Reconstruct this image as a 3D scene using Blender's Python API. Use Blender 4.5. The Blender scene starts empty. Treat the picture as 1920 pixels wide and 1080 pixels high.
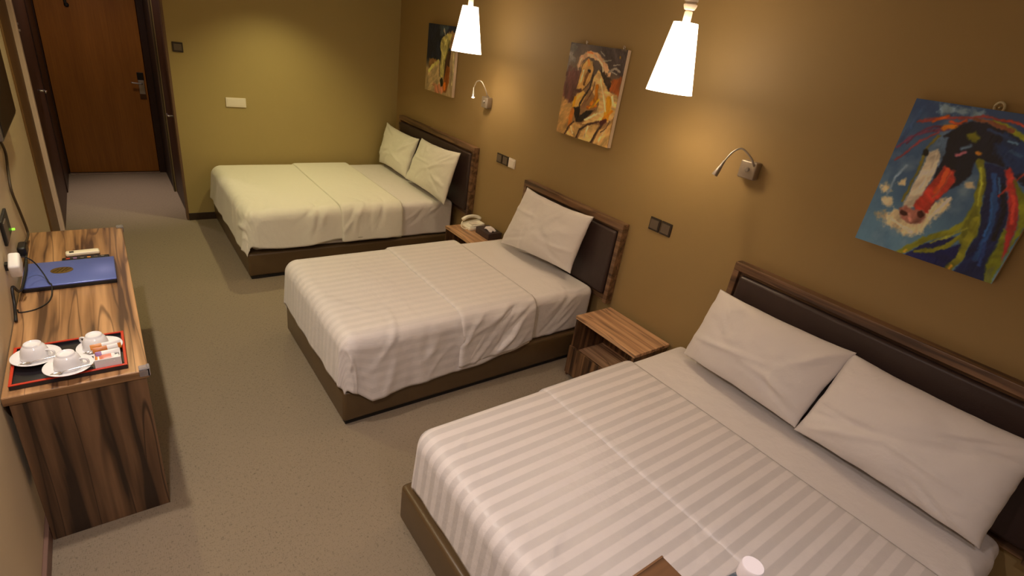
import bpy, bmesh, math, random
import numpy as np
from mathutils import Vector, Matrix
PI = math.pi
SC = bpy.context.scene
COL = SC.collection

# ------------------------------------------------------------------ camera, world, lights, exposure
cam_d = bpy.data.cameras.new('camera')
cam = bpy.data.objects.new('camera', cam_d)
COL.objects.link(cam)
cam_d.sensor_width = 36.0
cam_d.lens = 983.393 * 36.0 / 1920.0
cam_d.clip_start = 0.05
r_ = Vector((0.8022277, -0.58071885, 0.13855084))
d_ = Vector((-0.14917583, -0.41968864, -0.89532565))
f_ = Vector((0.5780807, 0.6975866, -0.42331507))
cam.matrix_world = Matrix(((r_.x, -d_.x, -f_.x, 0.0), (r_.y, -d_.y, -f_.y, 0.0),
                           (r_.z, -d_.z, -f_.z, 2.1647), (0, 0, 0, 1)))
SC.camera = cam

SC.view_settings.view_transform = 'Standard'
SC.view_settings.look = 'None'
SC.view_settings.gamma = 1.0
SC.view_settings.use_curve_mapping = False
SC.view_settings.exposure = 0.0

world = bpy.data.worlds.new('world')
SC.world = world
world.use_nodes = True
world.node_tree.nodes['Background'].inputs[0].default_value = (1.0, 0.85, 0.65, 1)
world.node_tree.nodes['Background'].inputs[1].default_value = 0.02


def lamp(name, kind, loc, energy, color, size=0.05, spot=None, blend=0.6, aim=None):
    l = bpy.data.lights.new(name, kind)
    l.energy = energy
    l.color = color
    if kind == 'AREA':
        l.shape = 'DISK'
        l.size = size
    else:
        l.shadow_soft_size = size
    if kind == 'SPOT':
        l.spot_size = math.radians(spot)
        l.spot_blend = blend
    o = bpy.data.objects.new(name, l)
    o.location = loc
    if aim:
        o.rotation_euler = (Vector(aim) - Vector(loc)).to_track_quat('-Z', 'Y').to_euler()
    COL.objects.link(o)
    return o


CEIL = 2.62
WARM = (1.0, 0.80, 0.56)
NEUT = (1.0, 0.88, 0.88)
YELL = (1.0, 0.90, 0.46)
PINK = (1.0, 0.78, 0.70)
# row of recessed ceiling downlights above the desk side, one over the far bed, one in the entrance, plus two added fills
lamp('downlight_or_fill', 'SPOT', (-0.16, 0.75, CEIL - .03), 80, NEUT, .035, 150, .8)
lamp('downlight_or_fill', 'SPOT', (0.75, -0.45, CEIL - .03), 42, NEUT, .05, 140, .9)  # added fill: brightens left wall, near floor and foot of the nearest bed
lamp('downlight_or_fill', 'SPOT', (-0.16, 2.35, CEIL - .03), 72, (1.0, .87, .76), .035, 150, .8)
lamp('downlight_or_fill', 'SPOT', (-0.16, 4.05, CEIL - .03), 50, YELL, .035, 150, .8)
lamp('downlight_or_fill', 'SPOT', (1.45, 5.40, CEIL - .03), 72, YELL, .035, 112, 1.0)
lamp('downlight_or_fill', 'SPOT', (0.10, 6.95, CEIL - .03), 110, PINK, .04, 50, 1.0)
lamp('downlight_or_fill', 'SPOT', (0.10, 6.95, CEIL - .03), 22, PINK, .04, 160, .9)  # added wide fill at the same point, lifts the entrance door

# ------------------------------------------------------------------ helpers
def lin(c):
    c = c / 255.0
    return c / 12.92 if c <= .04045 else ((c + .055) / 1.055) ** 2.4


def rgb(r, g, b):
    return (lin(r), lin(g), lin(b), 1.0)


def new_mat(name):
    m = bpy.data.materials.new(name)
    m.use_nodes = True
    nt = m.node_tree
    return m, nt, nt.nodes['Principled BSDF']


def plain(name, col, rough=.5, metal=0.0, noise=0.0, nscale=20, bump=0.0, bscale=200, **kw):
    m, nt, bs = new_mat(name)
    bs.inputs['Base Color'].default_value = col
    bs.inputs['Roughness'].default_value = rough
    bs.inputs['Metallic'].default_value = metal
    for k, v in kw.items():
        bs.inputs[k.replace('_', ' ')].default_value = v
    tc = nt.nodes.new('ShaderNodeTexCoord')
    if noise:
        n = nt.nodes.new('ShaderNodeTexNoise')
        n.inputs['Scale'].default_value = nscale
        n.inputs['Detail'].default_value = 4
        nt.links.new(tc.outputs['Object'], n.inputs['Vector'])
        mx = nt.nodes.new('ShaderNodeMix')
        mx.data_type = 'RGBA'
        nt.links.new(n.outputs['Fac'], mx.inputs['Factor'])
        mx.inputs[6].default_value = tuple(c * (1 - noise) for c in col[:3]) + (1,)
        mx.inputs[7].default_value = tuple(min(1, c * (1 + noise)) for c in col[:3]) + (1,)
        nt.links.new(mx.outputs[2], bs.inputs['Base Color'])
    if bump:
        n = nt.nodes.new('ShaderNodeTexNoise')
        n.inputs['Scale'].default_value = bscale
        nt.links.new(tc.outputs['Object'], n.inputs['Vector'])
        b = nt.nodes.new('ShaderNodeBump')
        b.inputs['Strength'].default_value = bump
        b.inputs['Distance'].default_value = .002
        nt.links.new(n.outputs['Fac'], b.inputs['Height'])
        nt.links.new(b.outputs['Normal'], bs.inputs['Normal'])
    return m


def wood(name, axis, dark, mid, light, freq=9.0, rough=.38, seed=0.0, width=1.0, lines=.7):
    """zebra walnut laminate: long tapering dark streaks along the axis over a lighter ground"""
    m, nt, bs = new_mat(name)
    N = nt.nodes.new
    L = nt.links.new
    tc = N('ShaderNodeTexCoord')

    def layer(fr, k, sd, det, dist):
        mp = N('ShaderNodeMapping')
        s = [fr, fr, fr]; s[axis] = fr * k
        mp.inputs['Scale'].default_value = s
        mp.inputs['Location'].default_value = (sd, sd * 1.7, sd * .3)
        L(tc.outputs['Object'], mp.inputs['Vector'])
        n = N('ShaderNodeTexNoise')
        n.inputs['Scale'].default_value = 1.0; n.inputs['Detail'].default_value = det; n.inputs['Distortion'].default_value = dist
        L(mp.outputs[0], n.inputs['Vector'])
        return n
    n1 = layer(freq * 1.9, .050, seed, 2.5, .35)
    cr = N('ShaderNodeValToRGB')
    e = cr.color_ramp.elements
    e[0].position = .37; e[0].color = dark
    e[1].position = .64; e[1].color = light
    k = e.new(.41); k.color = tuple(dark[i] * .45 + mid[i] * .55 for i in range(3)) + (1,)
    k = e.new(.48); k.color = mid
    k = e.new(.55); k.color = tuple((mid[i] + light[i]) / 2 for i in range(3)) + (1,)
    L(n1.outputs['Fac'], cr.inputs['Fac'])
    # narrow dark veins
    n3 = layer(freq * 1.1 * width, .065, seed + 5.5, 1.0, .45)
    sb = N('ShaderNodeMath'); sb.operation = 'SUBTRACT'; sb.inputs[1].default_value = .5
    L(n3.outputs['Fac'], sb.inputs[0])
    ab = N('ShaderNodeMath'); ab.operation = 'ABSOLUTE'
    L(sb.outputs[0], ab.inputs[0])
    vr = N('ShaderNodeMapRange'); vr.interpolation_type = 'SMOOTHSTEP'
    vr.inputs['From Min'].default_value = .002; vr.inputs['From Max'].default_value = .030
    vr.inputs['To Min'].default_value = lines; vr.inputs['To Max'].default_value = 0
    L(ab.outputs[0], vr.inputs['Value'])
    mv = N('ShaderNodeMix'); mv.data_type = 'RGBA'
    L(vr.outputs[0], mv.inputs['Factor']); L(cr.outputs['Color'], mv.inputs[6]); mv.inputs[7].default_value = dark
    n2 = layer(80, .04, seed + 2, 3, 0)
    mx = N('ShaderNodeMix'); mx.data_type = 'RGBA'; mx.blend_type = 'MULTIPLY'
    mx.inputs['Factor'].default_value = 1
    r2 = N('ShaderNodeMapRange'); r2.inputs['From Min'].default_value = .3; r2.inputs['From Max'].default_value = .7
    r2.inputs['To Min'].default_value = .86; r2.inputs['To Max'].default_value = 1.08
    L(n2.outputs['Fac'], r2.inputs['Value'])
    L(mv.outputs[2], mx.inputs[6]); L(r2.outputs[0], mx.inputs[7])
    L(mx.outputs[2], bs.inputs['Base Color'])
    bs.inputs['Roughness'].default_value = rough
    return m


def cloth(name, col, stripe=0.0, rough=.75, pitch=.066):
    """bed linen; satin stripes follow the cloth (UV in metres: u along the bed, v across)"""
    m, nt, bs = new_mat(name)
    N = nt.nodes.new
    L = nt.links.new
    uv = N('ShaderNodeUVMap'); uv.uv_map = 'cloth'
    sp = N('ShaderNodeSeparateXYZ')
    L(uv.outputs[0], sp.inputs[0])
    bs.inputs['Roughness'].default_value = rough
    bs.inputs['Sheen Weight'].default_value = .15
    if stripe:
        d = N('ShaderNodeMath'); d.operation = 'DIVIDE'; d.inputs[1].default_value = pitch
        L(sp.outputs['Y'], d.inputs[0])
        p = N('ShaderNodeMath'); p.operation = 'PINGPONG'; p.inputs[1].default_value = .5
        L(d.outputs[0], p.inputs[0])
        r = N('ShaderNodeMapRange'); r.interpolation_type = 'SMOOTHSTEP'
        r.inputs['From Min'].default_value = .21; r.inputs['From Max'].default_value = .29
        L(p.outputs[0], r.inputs['Value'])
        mx = N('ShaderNodeMix'); mx.data_type = 'RGBA'
        L(r.outputs[0], mx.inputs['Factor'])
        mx.inputs[6].default_value = col
        mx.inputs[7].default_value = tuple(c * (1 - stripe) for c in col[:3]) + (1,)  # woven stripe, its satin sheen put into the colour as a darker tone
        L(mx.outputs[2], bs.inputs['Base Color'])
        rr = N('ShaderNodeMapRange')
        rr.inputs['To Min'].default_value = rough; rr.inputs['To Max'].default_value = rough - .3
        L(r.outputs[0], rr.inputs['Value'])
        L(rr.outputs[0], bs.inputs['Roughness'])
    else:
        bs.inputs['Base Color'].default_value = col
    n = N('ShaderNodeTexNoise'); n.inputs['Scale'].default_value = 9; n.inputs['Detail'].default_value = 5
    n.inputs['Roughness'].default_value = .55
    L(uv.outputs[0], n.inputs['Vector'])
    b = N('ShaderNodeBump'); b.inputs['Strength'].default_value = .45; b.inputs['Distance'].default_value = .014
    L(n.outputs['Fac'], b.inputs['Height'])
    L(b.outputs['Normal'], bs.inputs['Normal'])
    return m


def mesh_obj(name, bm, mat, parent=None, smooth=False, auto=None):
    me = bpy.data.meshes.new(name)
    off = parent_off(parent)
    if off.length > 0:
        bmesh.ops.translate(bm, verts=bm.verts, vec=-off)
    bmesh.ops.recalc_face_normals(bm, faces=bm.faces)
    bm.to_mesh(me)
    bm.free()
    if smooth or auto:
        me.shade_smooth()
        if auto:
            me.set_sharp_from_angle(angle=math.radians(auto))
    if mat is not None:
        me.materials.append(mat)
    o = bpy.data.objects.new(name, me)
    COL.objects.link(o)
    if parent is not None:
        o.parent = parent
    return o


def parent_off(p):
    v = Vector((0, 0, 0))
    while p is not None:
        v = v + p.location
        p = p.parent
    return v


def thing(name, loc, label, cat, group=None):
    o = bpy.data.objects.new(name, None)
    o.empty_display_size = .1
    o.location = loc
    COL.objects.link(o)
    return tag(o, label, cat, group)


def tag(o, label, cat, group=None):
    o['label'] = label
    o['category'] = cat
    if group:
        o['group'] = group
    return o


def struct(name, bm, mat, **k):
    o = mesh_obj(name, bm, mat, **k)
    o['kind'] = 'structure'
    return o


def copy_thing(src, loc, label):
    r = src.copy(); COL.objects.link(r); r.location = loc; r['label'] = label
    for ch in list(src.children):
        c = ch.copy(); COL.objects.link(c); c.parent = r
        for g in list(ch.children):
            d = g.copy(); COL.objects.link(d); d.parent = c
    return r


def box(x0, x1, y0, y1, z0, z1, bev=0.0, seg=2, bm=None, rot=None):
    b = bmesh.new()
    bmesh.ops.create_cube(b, size=1.0)
    for v in b.verts:
        v.co = Vector(((x0 + x1) / 2 + v.co.x * (x1 - x0), (y0 + y1) / 2 + v.co.y * (y1 - y0), (z0 + z1) / 2 + v.co.z * (z1 - z0)))
    if bev:
        bmesh.ops.bevel(b, geom=list(b.edges), offset=bev, segments=seg, profile=.5, affect='EDGES')
    if rot:
        bmesh.ops.rotate(b, verts=b.verts, cent=Vector(rot[0]), matrix=Matrix.Rotation(rot[1], 3, rot[2]))
    if bm is None:
        return b
    me = bpy.data.meshes.new('tmp'); b.to_mesh(me); b.free(); bm.from_mesh(me); bpy.data.meshes.remove(me)
    return bm


def lathe(prof, loc=(0, 0, 0), seg=32, bm=None, rot=None, close=False):
    """profile [(radius, z)] turned about z"""
    b = bm or bmesh.new()
    rings = []
    new = []
    for r, z in prof:
        if r < 1e-5:
            v = b.verts.new((0, 0, z)); rings.append([v]); new.append(v)
        else:
            ring = [b.verts.new((r * math.cos(2 * PI * i / seg), r * math.sin(2 * PI * i / seg), z)) for i in range(seg)]
            rings.append(ring); new += ring
    prs = list(zip(rings[:-1], rings[1:]))
    if close:
        prs.append((rings[-1], rings[0]))
    for a, c in prs:
        for i in range(seg):
            j = (i + 1) % seg
            if len(a) == 1 and len(c) == 1:
                continue
            if len(a) == 1:
                b.faces.new((a[0], c[i], c[j]))
            elif len(c) == 1:
                b.faces.new((a[i], a[j], c[0]))
            else:
                b.faces.new((a[i], a[j], c[j], c[i]))
    if rot is not None:
        bmesh.ops.rotate(b, verts=new, cent=(0, 0, 0), matrix=rot)
    bmesh.ops.translate(b, verts=new, vec=Vector(loc))
    return b


def smooth_path(pts, n=6):
    pts = [Vector(p) for p in pts]
    out = []
    P = [pts[0] * 2 - pts[1]] + pts + [pts[-1] * 2 - pts[-2]]
    for i in range(1, len(P) - 2):
        p0, p1, p2, p3 = P[i - 1:i + 3]
        for k in range(n):
            t = k / n
            out.append(.5 * ((2 * p1) + (p2 - p0) * t + (2 * p0 - 5 * p1 + 4 * p2 - p3) * t * t + (3 * p1 - p0 - 3 * p2 + p3) * t ** 3))
    out.append(pts[-1])
    return out


def tube(pts, rad, seg=10, bm=None, n=6, cap=True):
    b = bm or bmesh.new()
    path = smooth_path(pts, n) if n else [Vector(p) for p in pts]
    m = len(path)
    rings = []
    up = Vector((0, 0, 1))
    prev = None
    for i, p in enumerate(path):
        t = (path[min(i + 1, m - 1)] - path[max(i - 1, 0)]).normalized()
        a = prev - t * prev.dot(t) if prev is not None else t.cross(up if abs(t.z) < .9 else Vector((1, 0, 0)))
        a.normalize(); prev = a
        c = t.cross(a)
        r = rad(i / (m - 1)) if callable(rad) else rad
        rings.append([b.verts.new(p + (a * math.cos(2 * PI * k / seg) + c * math.sin(2 * PI * k / seg)) * r) for k in range(seg)])
    for a, c in zip(rings[:-1], rings[1:]):
        for k in range(seg):
            j = (k + 1) % seg
            b.faces.new((a[k], a[j], c[j], c[k]))
    if cap:
        b.faces.new(rings[0]); b.faces.new(rings[-1])
    return b


def vnoise(x, y, seed=0):
    """smooth value noise in -1..1, vectorised"""
    x = np.asarray(x, float); y = np.asarray(y, float)
    xi = np.floor(x).astype(np.int64); yi = np.floor(y).astype(np.int64)
    fx = x - xi; fy = y - yi
    fx = fx * fx * (3 - 2 * fx); fy = fy * fy * (3 - 2 * fy)

    def h(a, b):
        n = (a * 374761393 + b * 668265263 + seed * 982451653) & 0x7fffffff
        n = ((n ^ (n >> 13)) * 1274126177) & 0x7fffffff
        n = (n ^ (n >> 16)) & 0xffff
        return n / 32767.5 - 1
    return (h(xi, yi) * (1 - fx) + h(xi + 1, yi) * fx) * (1 - fy) + (h(xi, yi + 1) * (1 - fx) + h(xi + 1, yi + 1) * fx) * fy


def fbm(x, y, seed=0, o=4):
    s = 0; a = 1.0; t = 0
    for k in range(o):
        s = s + a * vnoise(x * 2 ** k, y * 2 ** k, seed + k); t += a; a *= .5
    return s / t


def grid_obj(name, P, mat, parent=None, uv=None, solid=0.0, closed=False, flip=False):
    """P: (n,m,3) world points -> smooth quad grid object"""
    n, m = P.shape[:2]
    off = np.array(parent_off(parent))
    verts = (P.reshape(-1, 3) - off)
    idx = np.arange(n * m).reshape(n, m)
    q = np.stack([idx[:-1, :-1], idx[1:, :-1], idx[1:, 1:], idx[:-1, 1:]], -1).reshape(-1, 4)
    if flip:
        q = q[:, ::-1]
    me = bpy.data.meshes.new(name)
    me.from_pydata(verts.tolist(), [], q.tolist())
    me.shade_smooth()
    if uv is not None:
        ul = me.uv_layers.new(name='cloth')
        flat = uv.reshape(-1, 2)[q.reshape(-1)]
        ul.data.foreach_set('uv', flat.astype(np.float32).reshape(-1))
    me.materials.append(mat)
    o = bpy.data.objects.new(name, me)
    COL.objects.link(o)
    if parent is not None:
        o.parent = parent
    if solid:
        md = o.modifiers.new('thickness', 'SOLIDIFY')
        md.thickness = solid; md.offset = -1
    return o


def creases(S, T, rng, n, srange, trange, ang, length, width, amp):
    """sum of soft ridges laid at chosen directions on the cloth"""
    H = np.zeros_like(S)
    for _ in range(n):
        cs = rng.uniform(*srange); ct = rng.uniform(*trange)
        a = rng.uniform(*ang); L = rng.uniform(*length); w = rng.uniform(*width)
        ds = S - cs; dt = T - ct
        u = ds * math.cos(a) + dt * math.sin(a)
        v = -ds * math.sin(a) + dt * math.cos(a)
        v = v + .15 * u * u / max(L, .01) * rng.choice([-1, 1])
        H += rng.choice([-1, 1, 1]) * rng.uniform(.5, 1) * amp * np.exp(-(u / L) ** 2) * np.exp(-(v / w) ** 2)
    return H


def drape(name, mat, parent, x0, x1, y0, y1, z, foot, near, far, rho=.06, flare=.05, seed=1, step=.014,
          wave=.012, lift=0.0, lip=0.0, lip_end=.012, crz=(), top_amp=.004, solid=.008, near_fn=None, foot_wave=1.0, pn=3.0, nseed=5):
    """cloth lying on a bed: a top sheet with rounded edges, hanging at the foot (x0) and at both sides"""
    rng = random.Random(seed)
    s = np.arange(-foot, x1 - x0 + 1e-6, step)
    W = y1 - y0
    t = np.concatenate([np.linspace(-1, 0, max(3, int(near / step)))[:-1] * near, np.linspace(0, W, int(W / step)), W + np.linspace(0, 1, max(3, int(far / step)))[1:] * far])
    S, T = np.meshgrid(s, t, indexing='ij')
    a = np.maximum(0, -S); bn = np.maximum(0, -T); bf = np.maximum(0, T - W)
    if near_fn is not None:
        bn = bn * near_fn(S)
    b = bn + bf
    pr = np.where(a > 0, -T, S)      # rough coordinate along the hem
    r = (a ** pn + b ** pn) ** (1 / pn)
    rr = np.maximum(np.hypot(a, b), 1e-9)
    dx = -a / rr; dy = np.where(bn > 0, -1, 1) * b / rr
    q = rho * PI / 2
    out = np.where(r < q, rho * np.sin(np.minimum(r, q) / rho), rho + (r - q) * flare)
    down = np.where(r < q, rho * (1 - np.cos(np.minimum(r, q) / rho)), rho + (r - q) * math.sqrt(1 - flare ** 2))
    hang = np.clip((r - q * .5) / .3, 0, 1)
    th = np.arctan2(b, a + 1e-9)
    per = np.where(a > 0, np.clip(T, 0, W), 0) - np.where(b > 0, np.clip(S, 0, 99), 0) + .35 * th
    wv = np.sin(per * 13 + 2.2 * vnoise(per * 3.1, per * 0 + seed, seed)) * .5 + vnoise(per * 9, r * 2, seed + 3) * .7
    corner = (np.minimum(a, b) > .01)
    fw = np.where((a > 0) & ~corner, foot_wave, 1.0)
    out = out + wave * wv * hang * fw + lift * (r > 0)
    X = x0 + np.maximum(S, 0) + dx * out
    Y = y0 + np.clip(T, 0, W) + dy * out
    Z = z - down
    # top undulation
    topm = np.exp(-(r / .05) ** 2)
    Z = Z + topm * top_amp * fbm((x0 + S) * 3.2, T * 3.2, nseed)
    H = np.zeros_like(S)
    for (n, sr, tr, an, ln, wd, am) in crz:
        H += creases(S, T, rng, n, sr, tr, an, ln, wd, am)
    nz = topm; nh = 1 - topm
    X = X + dx * H * nh; Y = Y + dy * H * nh; Z = Z + H * nz
    # bottom/lips
    if lip:
        e = np.clip(1 - (S + foot) / .022, 0, 1); Z = Z - lip * e ** 2 * nz; Y = Y - dy * lip * e ** 2 * nh
    e = np.clip(1 - (x1 - x0 - S) / .03, 0, 1)
    Z = Z - lip_end * e ** 2 * nz; Y = Y - dy * lip_end * e ** 2 * nh
    Z = np.maximum(Z, .03)
    P = np.stack([X, Y, Z], -1)
    # UV: u along the bed, v across
    return grid_obj(name, P, mat, parent, np.stack([S, T], -1), solid)


def pillow(name, mat, BL, BR, TL, TR, thick, label, seed, pinch=.05, group=None, cat='pillow', cr=.008):
    """pillow spanned by its four corner tips (left and right as one faces the headboard)"""
    BL, BR, TL, TR = [np.array(p, float) for p in (BL, BR, TL, TR)]
    w = np.linalg.norm(TR - TL); hgt = np.linalg.norm(TL - BL)
    Nn = np.cross((TR + BR - TL - BL), (TL + TR - BL - BR)); Nn /= np.linalg.norm(Nn)
    if Nn[0] > 0:
        Nn = -Nn
    n = 52
    u = np.linspace(-1, 1, n + 1); u = np.sign(u) * (1 - (1 - np.abs(u)) ** 1.35)
    U2, V2 = np.meshgrid(u, u, indexing='ij')
    rng = random.Random(seed)
    uu = U2 * (1 - pinch * (1 - V2 ** 2)); vv = V2 * (1 - pinch * 1.5 * (1 - U2 ** 2))
    vv = vv + .020 * fbm(U2 * 2.6 + seed, V2 * 2.6, seed + 2) + .02 * V2 * (np.abs(U2) ** 6)
    uu = uu + .014 * fbm(U2 * 2.4, V2 * 2.8 + seed, seed + 4)
    a = (1 + uu) / 2; c = (1 + vv) / 2
    base = (BL * ((1 - a) * (1 - c))[..., None] + BR * (a * (1 - c))[..., None] + TL * ((1 - a) * c)[..., None] + TR * (a * c)[..., None])
    prof = (1 - np.abs(U2) ** 2.2) * (1 - np.abs(V2) ** 2.2) + 1e-6
    th = np.maximum(thick / 2 * prof ** .42 * (1 - .18 * V2), .004)
    edge = 1 - prof ** .5
    H = np.zeros_like(U2)
    for k in range(9):      # creases that fan from the corners and edges
        cu, cv = rng.choice([-1, 1]) * rng.uniform(.3, .95), rng.choice([-1, 1]) * rng.uniform(.2, .95)
        g = math.atan2(cv, cu) + rng.uniform(-.6, .6)
        du, dv = U2 - cu * .8, V2 - cv * .8
        p = du * math.cos(g) + dv * math.sin(g); q = -du * math.sin(g) + dv * math.cos(g)
        H += rng.choice([-1, 1]) * np.exp(-(p / .45) ** 2 - (q / rng.uniform(.04, .10)) ** 2) * cr
    H = H * 1.35 + .012 * fbm(U2 * 2.2 + seed, V2 * 2.2, seed)
    P = []
    for sgn in (1, -1):
        d = (th * (1 if sgn > 0 else .75) + H * (1 - edge ** 6) * (sgn > 0)) * sgn
        P.append(base + Nn * d[..., None])
    n1 = n + 1
    idx = np.arange(n1 * n1).reshape(n1, n1)
    q = np.stack([idx[:-1, :-1], idx[1:, :-1], idx[1:, 1:], idx[:-1, 1:]], -1).reshape(-1, 4)
    nb = n1 * n1
    faces = q.tolist() + (q[:, ::-1] + nb).tolist()
    rim = [(i, 0) for i in range(n)] + [(n, i) for i in range(n)] + [(n - i, n) for i in range(n)] + [(0, n - i) for i in range(n)]
    R = [int(idx[i, j]) for i, j in rim]
    for k in range(len(R)):
        g0, g1 = R[k], R[(k + 1) % len(R)]
        faces.append([g1, g0, g0 + nb, g1 + nb])
    loc = (BL + BR) / 2
    verts = np.concatenate([P[0].reshape(-1, 3), P[1].reshape(-1, 3)]) - loc
    me = bpy.data.meshes.new(name)
    me.from_pydata(verts.tolist(), [], faces)
    ul = me.uv_layers.new(name='cloth')
    uvs = np.stack([uu * w / 2, vv * hgt / 2], -1).reshape(-1, 2); uvs = np.concatenate([uvs, uvs])
    li = np.array([v for f in faces for v in f])
    ul.data.foreach_set('uv', uvs[li].astype(np.float32).reshape(-1))
    me.materials.append(mat)
    bb = bmesh.new(); bb.from_mesh(me); bmesh.ops.recalc_face_normals(bb, faces=bb.faces); bb.to_mesh(me); bb.free()
    me.shade_smooth()
    o = bpy.data.objects.new(name, me); o.location = Vector(loc)
    COL.objects.link(o)
    return tag(o, label, cat, group)

# ------------------------------------------------------------------ materials
M = {}
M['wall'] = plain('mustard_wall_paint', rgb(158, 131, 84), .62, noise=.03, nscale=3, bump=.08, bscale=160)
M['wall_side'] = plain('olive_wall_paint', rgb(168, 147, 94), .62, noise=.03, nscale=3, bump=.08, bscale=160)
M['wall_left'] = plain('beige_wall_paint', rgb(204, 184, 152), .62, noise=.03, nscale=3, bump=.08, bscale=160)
M['ceiling'] = plain('ceiling_paint', rgb(225, 215, 195), .8, noise=.02)
M['base_dark'] = plain('dark_baseboard', rgb(52, 36, 24), .5)
M['base_pink'] = plain('taupe_baseboard', rgb(128, 98, 84), .5)
M['casing'] = plain('taupe_casing_paint', rgb(226, 200, 184), .5, noise=.04, nscale=9)
M['casing_dark'] = plain('brown_casing', rgb(112, 84, 62), .5, noise=.06, nscale=9)
M['panel_brown'] = plain('brown_closet_panel', rgb(104, 72, 36), .5, noise=.1, nscale=5)
M['frame_dark'] = plain('dark_door_frame', rgb(52, 30, 20), .45, noise=.1, nscale=8)
M['red_door'] = plain('reddish_brown_door', rgb(70, 42, 25), .5, noise=.12, nscale=6)
M['black'] = plain('black_plastic', rgb(20, 18, 18), .4)
M['grey_switch'] = plain('charcoal_switch_face', rgb(98, 84, 70), .4)
M['dark_switch'] = plain('dark_switch_rim', rgb(52, 40, 30), .4)
M['white_plate'] = plain('white_wall_plate', rgb(232, 220, 205), .4)
M['chrome'] = plain('chrome_metal', rgb(225, 222, 220), .18, metal=1.0)
M['satin'] = plain('satin_nickel', rgb(190, 184, 178), .32, metal=.9)
M['nickel_dull'] = plain('brushed_nickel', rgb(165, 152, 138), .42, metal=.6)
M['leather'] = plain('dark_brown_leather', rgb(58, 42, 38), .42, noise=.08, nscale=30, bump=.3, bscale=160)
M['base_leather'] = plain('bronze_brown_leatherette', rgb(92, 72, 46), .34, noise=.05, nscale=14, bump=.1, bscale=260)
M['plinth'] = plain('black_plinth', rgb(22, 18, 14), .6)
M['porcelain'] = plain('white_porcelain', rgb(236, 234, 234), .12)
M['tray_black'] = plain('black_lacquer', rgb(34, 30, 34), .3)
M['tray_red'] = plain('red_lacquer', rgb(196, 52, 26), .3)
M['blue_lid'] = plain('blue_metallic_lid', rgb(104, 120, 196), .3, metal=.25)
M['gold'] = plain('dark_gold_emblem', rgb(112, 84, 30), .4, metal=.4)
M['gold_dark'] = plain('dark_emblem_strokes', rgb(46, 32, 12), .4)
M['ivory'] = plain('ivory_plastic', rgb(240, 228, 200), .35)
M['phone'] = plain('phone_plastic', rgb(248, 242, 226), .3)
M['tissue_box'] = plain('dark_brown_leather_box', rgb(66, 52, 52), .4)
M['tissue'] = plain('white_tissue', rgb(235, 222, 220), .8)
M['canvas_edge'] = plain('canvas_edge', rgb(214, 190, 160), .7)
M['loop'] = plain('cream_rope', rgb(200, 190, 160), .7)
M['cable'] = plain('grey_black_cable', rgb(70, 56, 36), .5)
M['cable_black'] = plain('black_cable', rgb(24, 22, 20), .5)
M['white_gloss'] = plain('white_painted_turning', rgb(228, 214, 200), .35)
M['clear'] = plain('clear_plastic_guard', rgb(225, 220, 220), .12, Transmission_Weight=.75, IOR=1.45)
M['bottle'] = plain('clear_blue_tinted_plastic', rgb(130, 150, 165), .15, Transmission_Weight=.7, IOR=1.35)
M['water'] = plain('water', rgb(215, 228, 235), .02, Transmission_Weight=1.0, IOR=1.33)
M['cap'] = plain('white_bottle_cap', rgb(205, 196, 194), .4)
M['orange'] = plain('orange_sachet_print', rgb(214, 138, 60), .35)
M['amber'] = plain('amber_sachet_print', rgb(190, 112, 40), .35)
M['pink'] = plain('coral_sachet_print', rgb(214, 130, 110), .35)
M['paper'] = plain('white_sachet_paper', rgb(232, 228, 224), .4)
M['mauve'] = plain('mauve_sachet_print', rgb(150, 110, 160), .35)
M['leaf'] = plain('green_led_plastic', rgb(120, 200, 30), .4, Emission_Color=(.3, 1, .05, 1), Emission_Strength=1.2)
M['tv'] = plain('dark_brown_screen', rgb(26, 17, 12), .3)
M['tv_rim'] = plain('grey_bezel', rgb(92, 82, 70), .35)
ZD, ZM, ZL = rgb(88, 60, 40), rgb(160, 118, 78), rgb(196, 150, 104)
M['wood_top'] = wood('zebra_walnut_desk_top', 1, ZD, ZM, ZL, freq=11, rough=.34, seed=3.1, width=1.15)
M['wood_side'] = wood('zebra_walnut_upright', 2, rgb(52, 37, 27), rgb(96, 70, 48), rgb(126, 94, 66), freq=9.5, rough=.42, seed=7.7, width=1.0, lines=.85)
M['wood_edge'] = wood('walnut_edging', 0, rgb(110, 78, 50), rgb(150, 112, 74), rgb(176, 134, 92), freq=9, rough=.4, seed=1.2)
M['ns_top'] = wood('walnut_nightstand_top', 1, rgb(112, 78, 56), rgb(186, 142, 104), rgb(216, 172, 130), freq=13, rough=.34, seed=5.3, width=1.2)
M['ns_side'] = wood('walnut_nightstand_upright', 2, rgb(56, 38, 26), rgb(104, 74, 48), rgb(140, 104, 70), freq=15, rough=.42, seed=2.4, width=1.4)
M['hb_wood'] = wood('walnut_headboard_frame', 1, rgb(76, 54, 38), rgb(116, 86, 60), rgb(140, 106, 76), freq=12, rough=.4, seed=9.4)
M['door'] = wood('orange_brown_door_veneer', 2, rgb(142, 86, 26), rgb(156, 98, 32), rgb(164, 104, 36), freq=3, rough=.4, seed=4.4, lines=.2)
M['cab'] = wood('dark_walnut_cabinet', 0, rgb(50, 34, 22), rgb(84, 58, 36), rgb(100, 70, 44), freq=9, rough=.4, seed=6.4)
M['linen'] = cloth('white_linen', rgb(226, 218, 213))
M['linen_far'] = cloth('white_linen_plain', rgb(232, 226, 212))
M['linen_faint'] = cloth('white_linen_faint_stripe', rgb(226, 218, 213), stripe=.07, pitch=.066)
M['linen_stripe'] = cloth('white_satin_stripe_linen', rgb(226, 218, 214), stripe=.17, pitch=.066, rough=.65)


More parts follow.
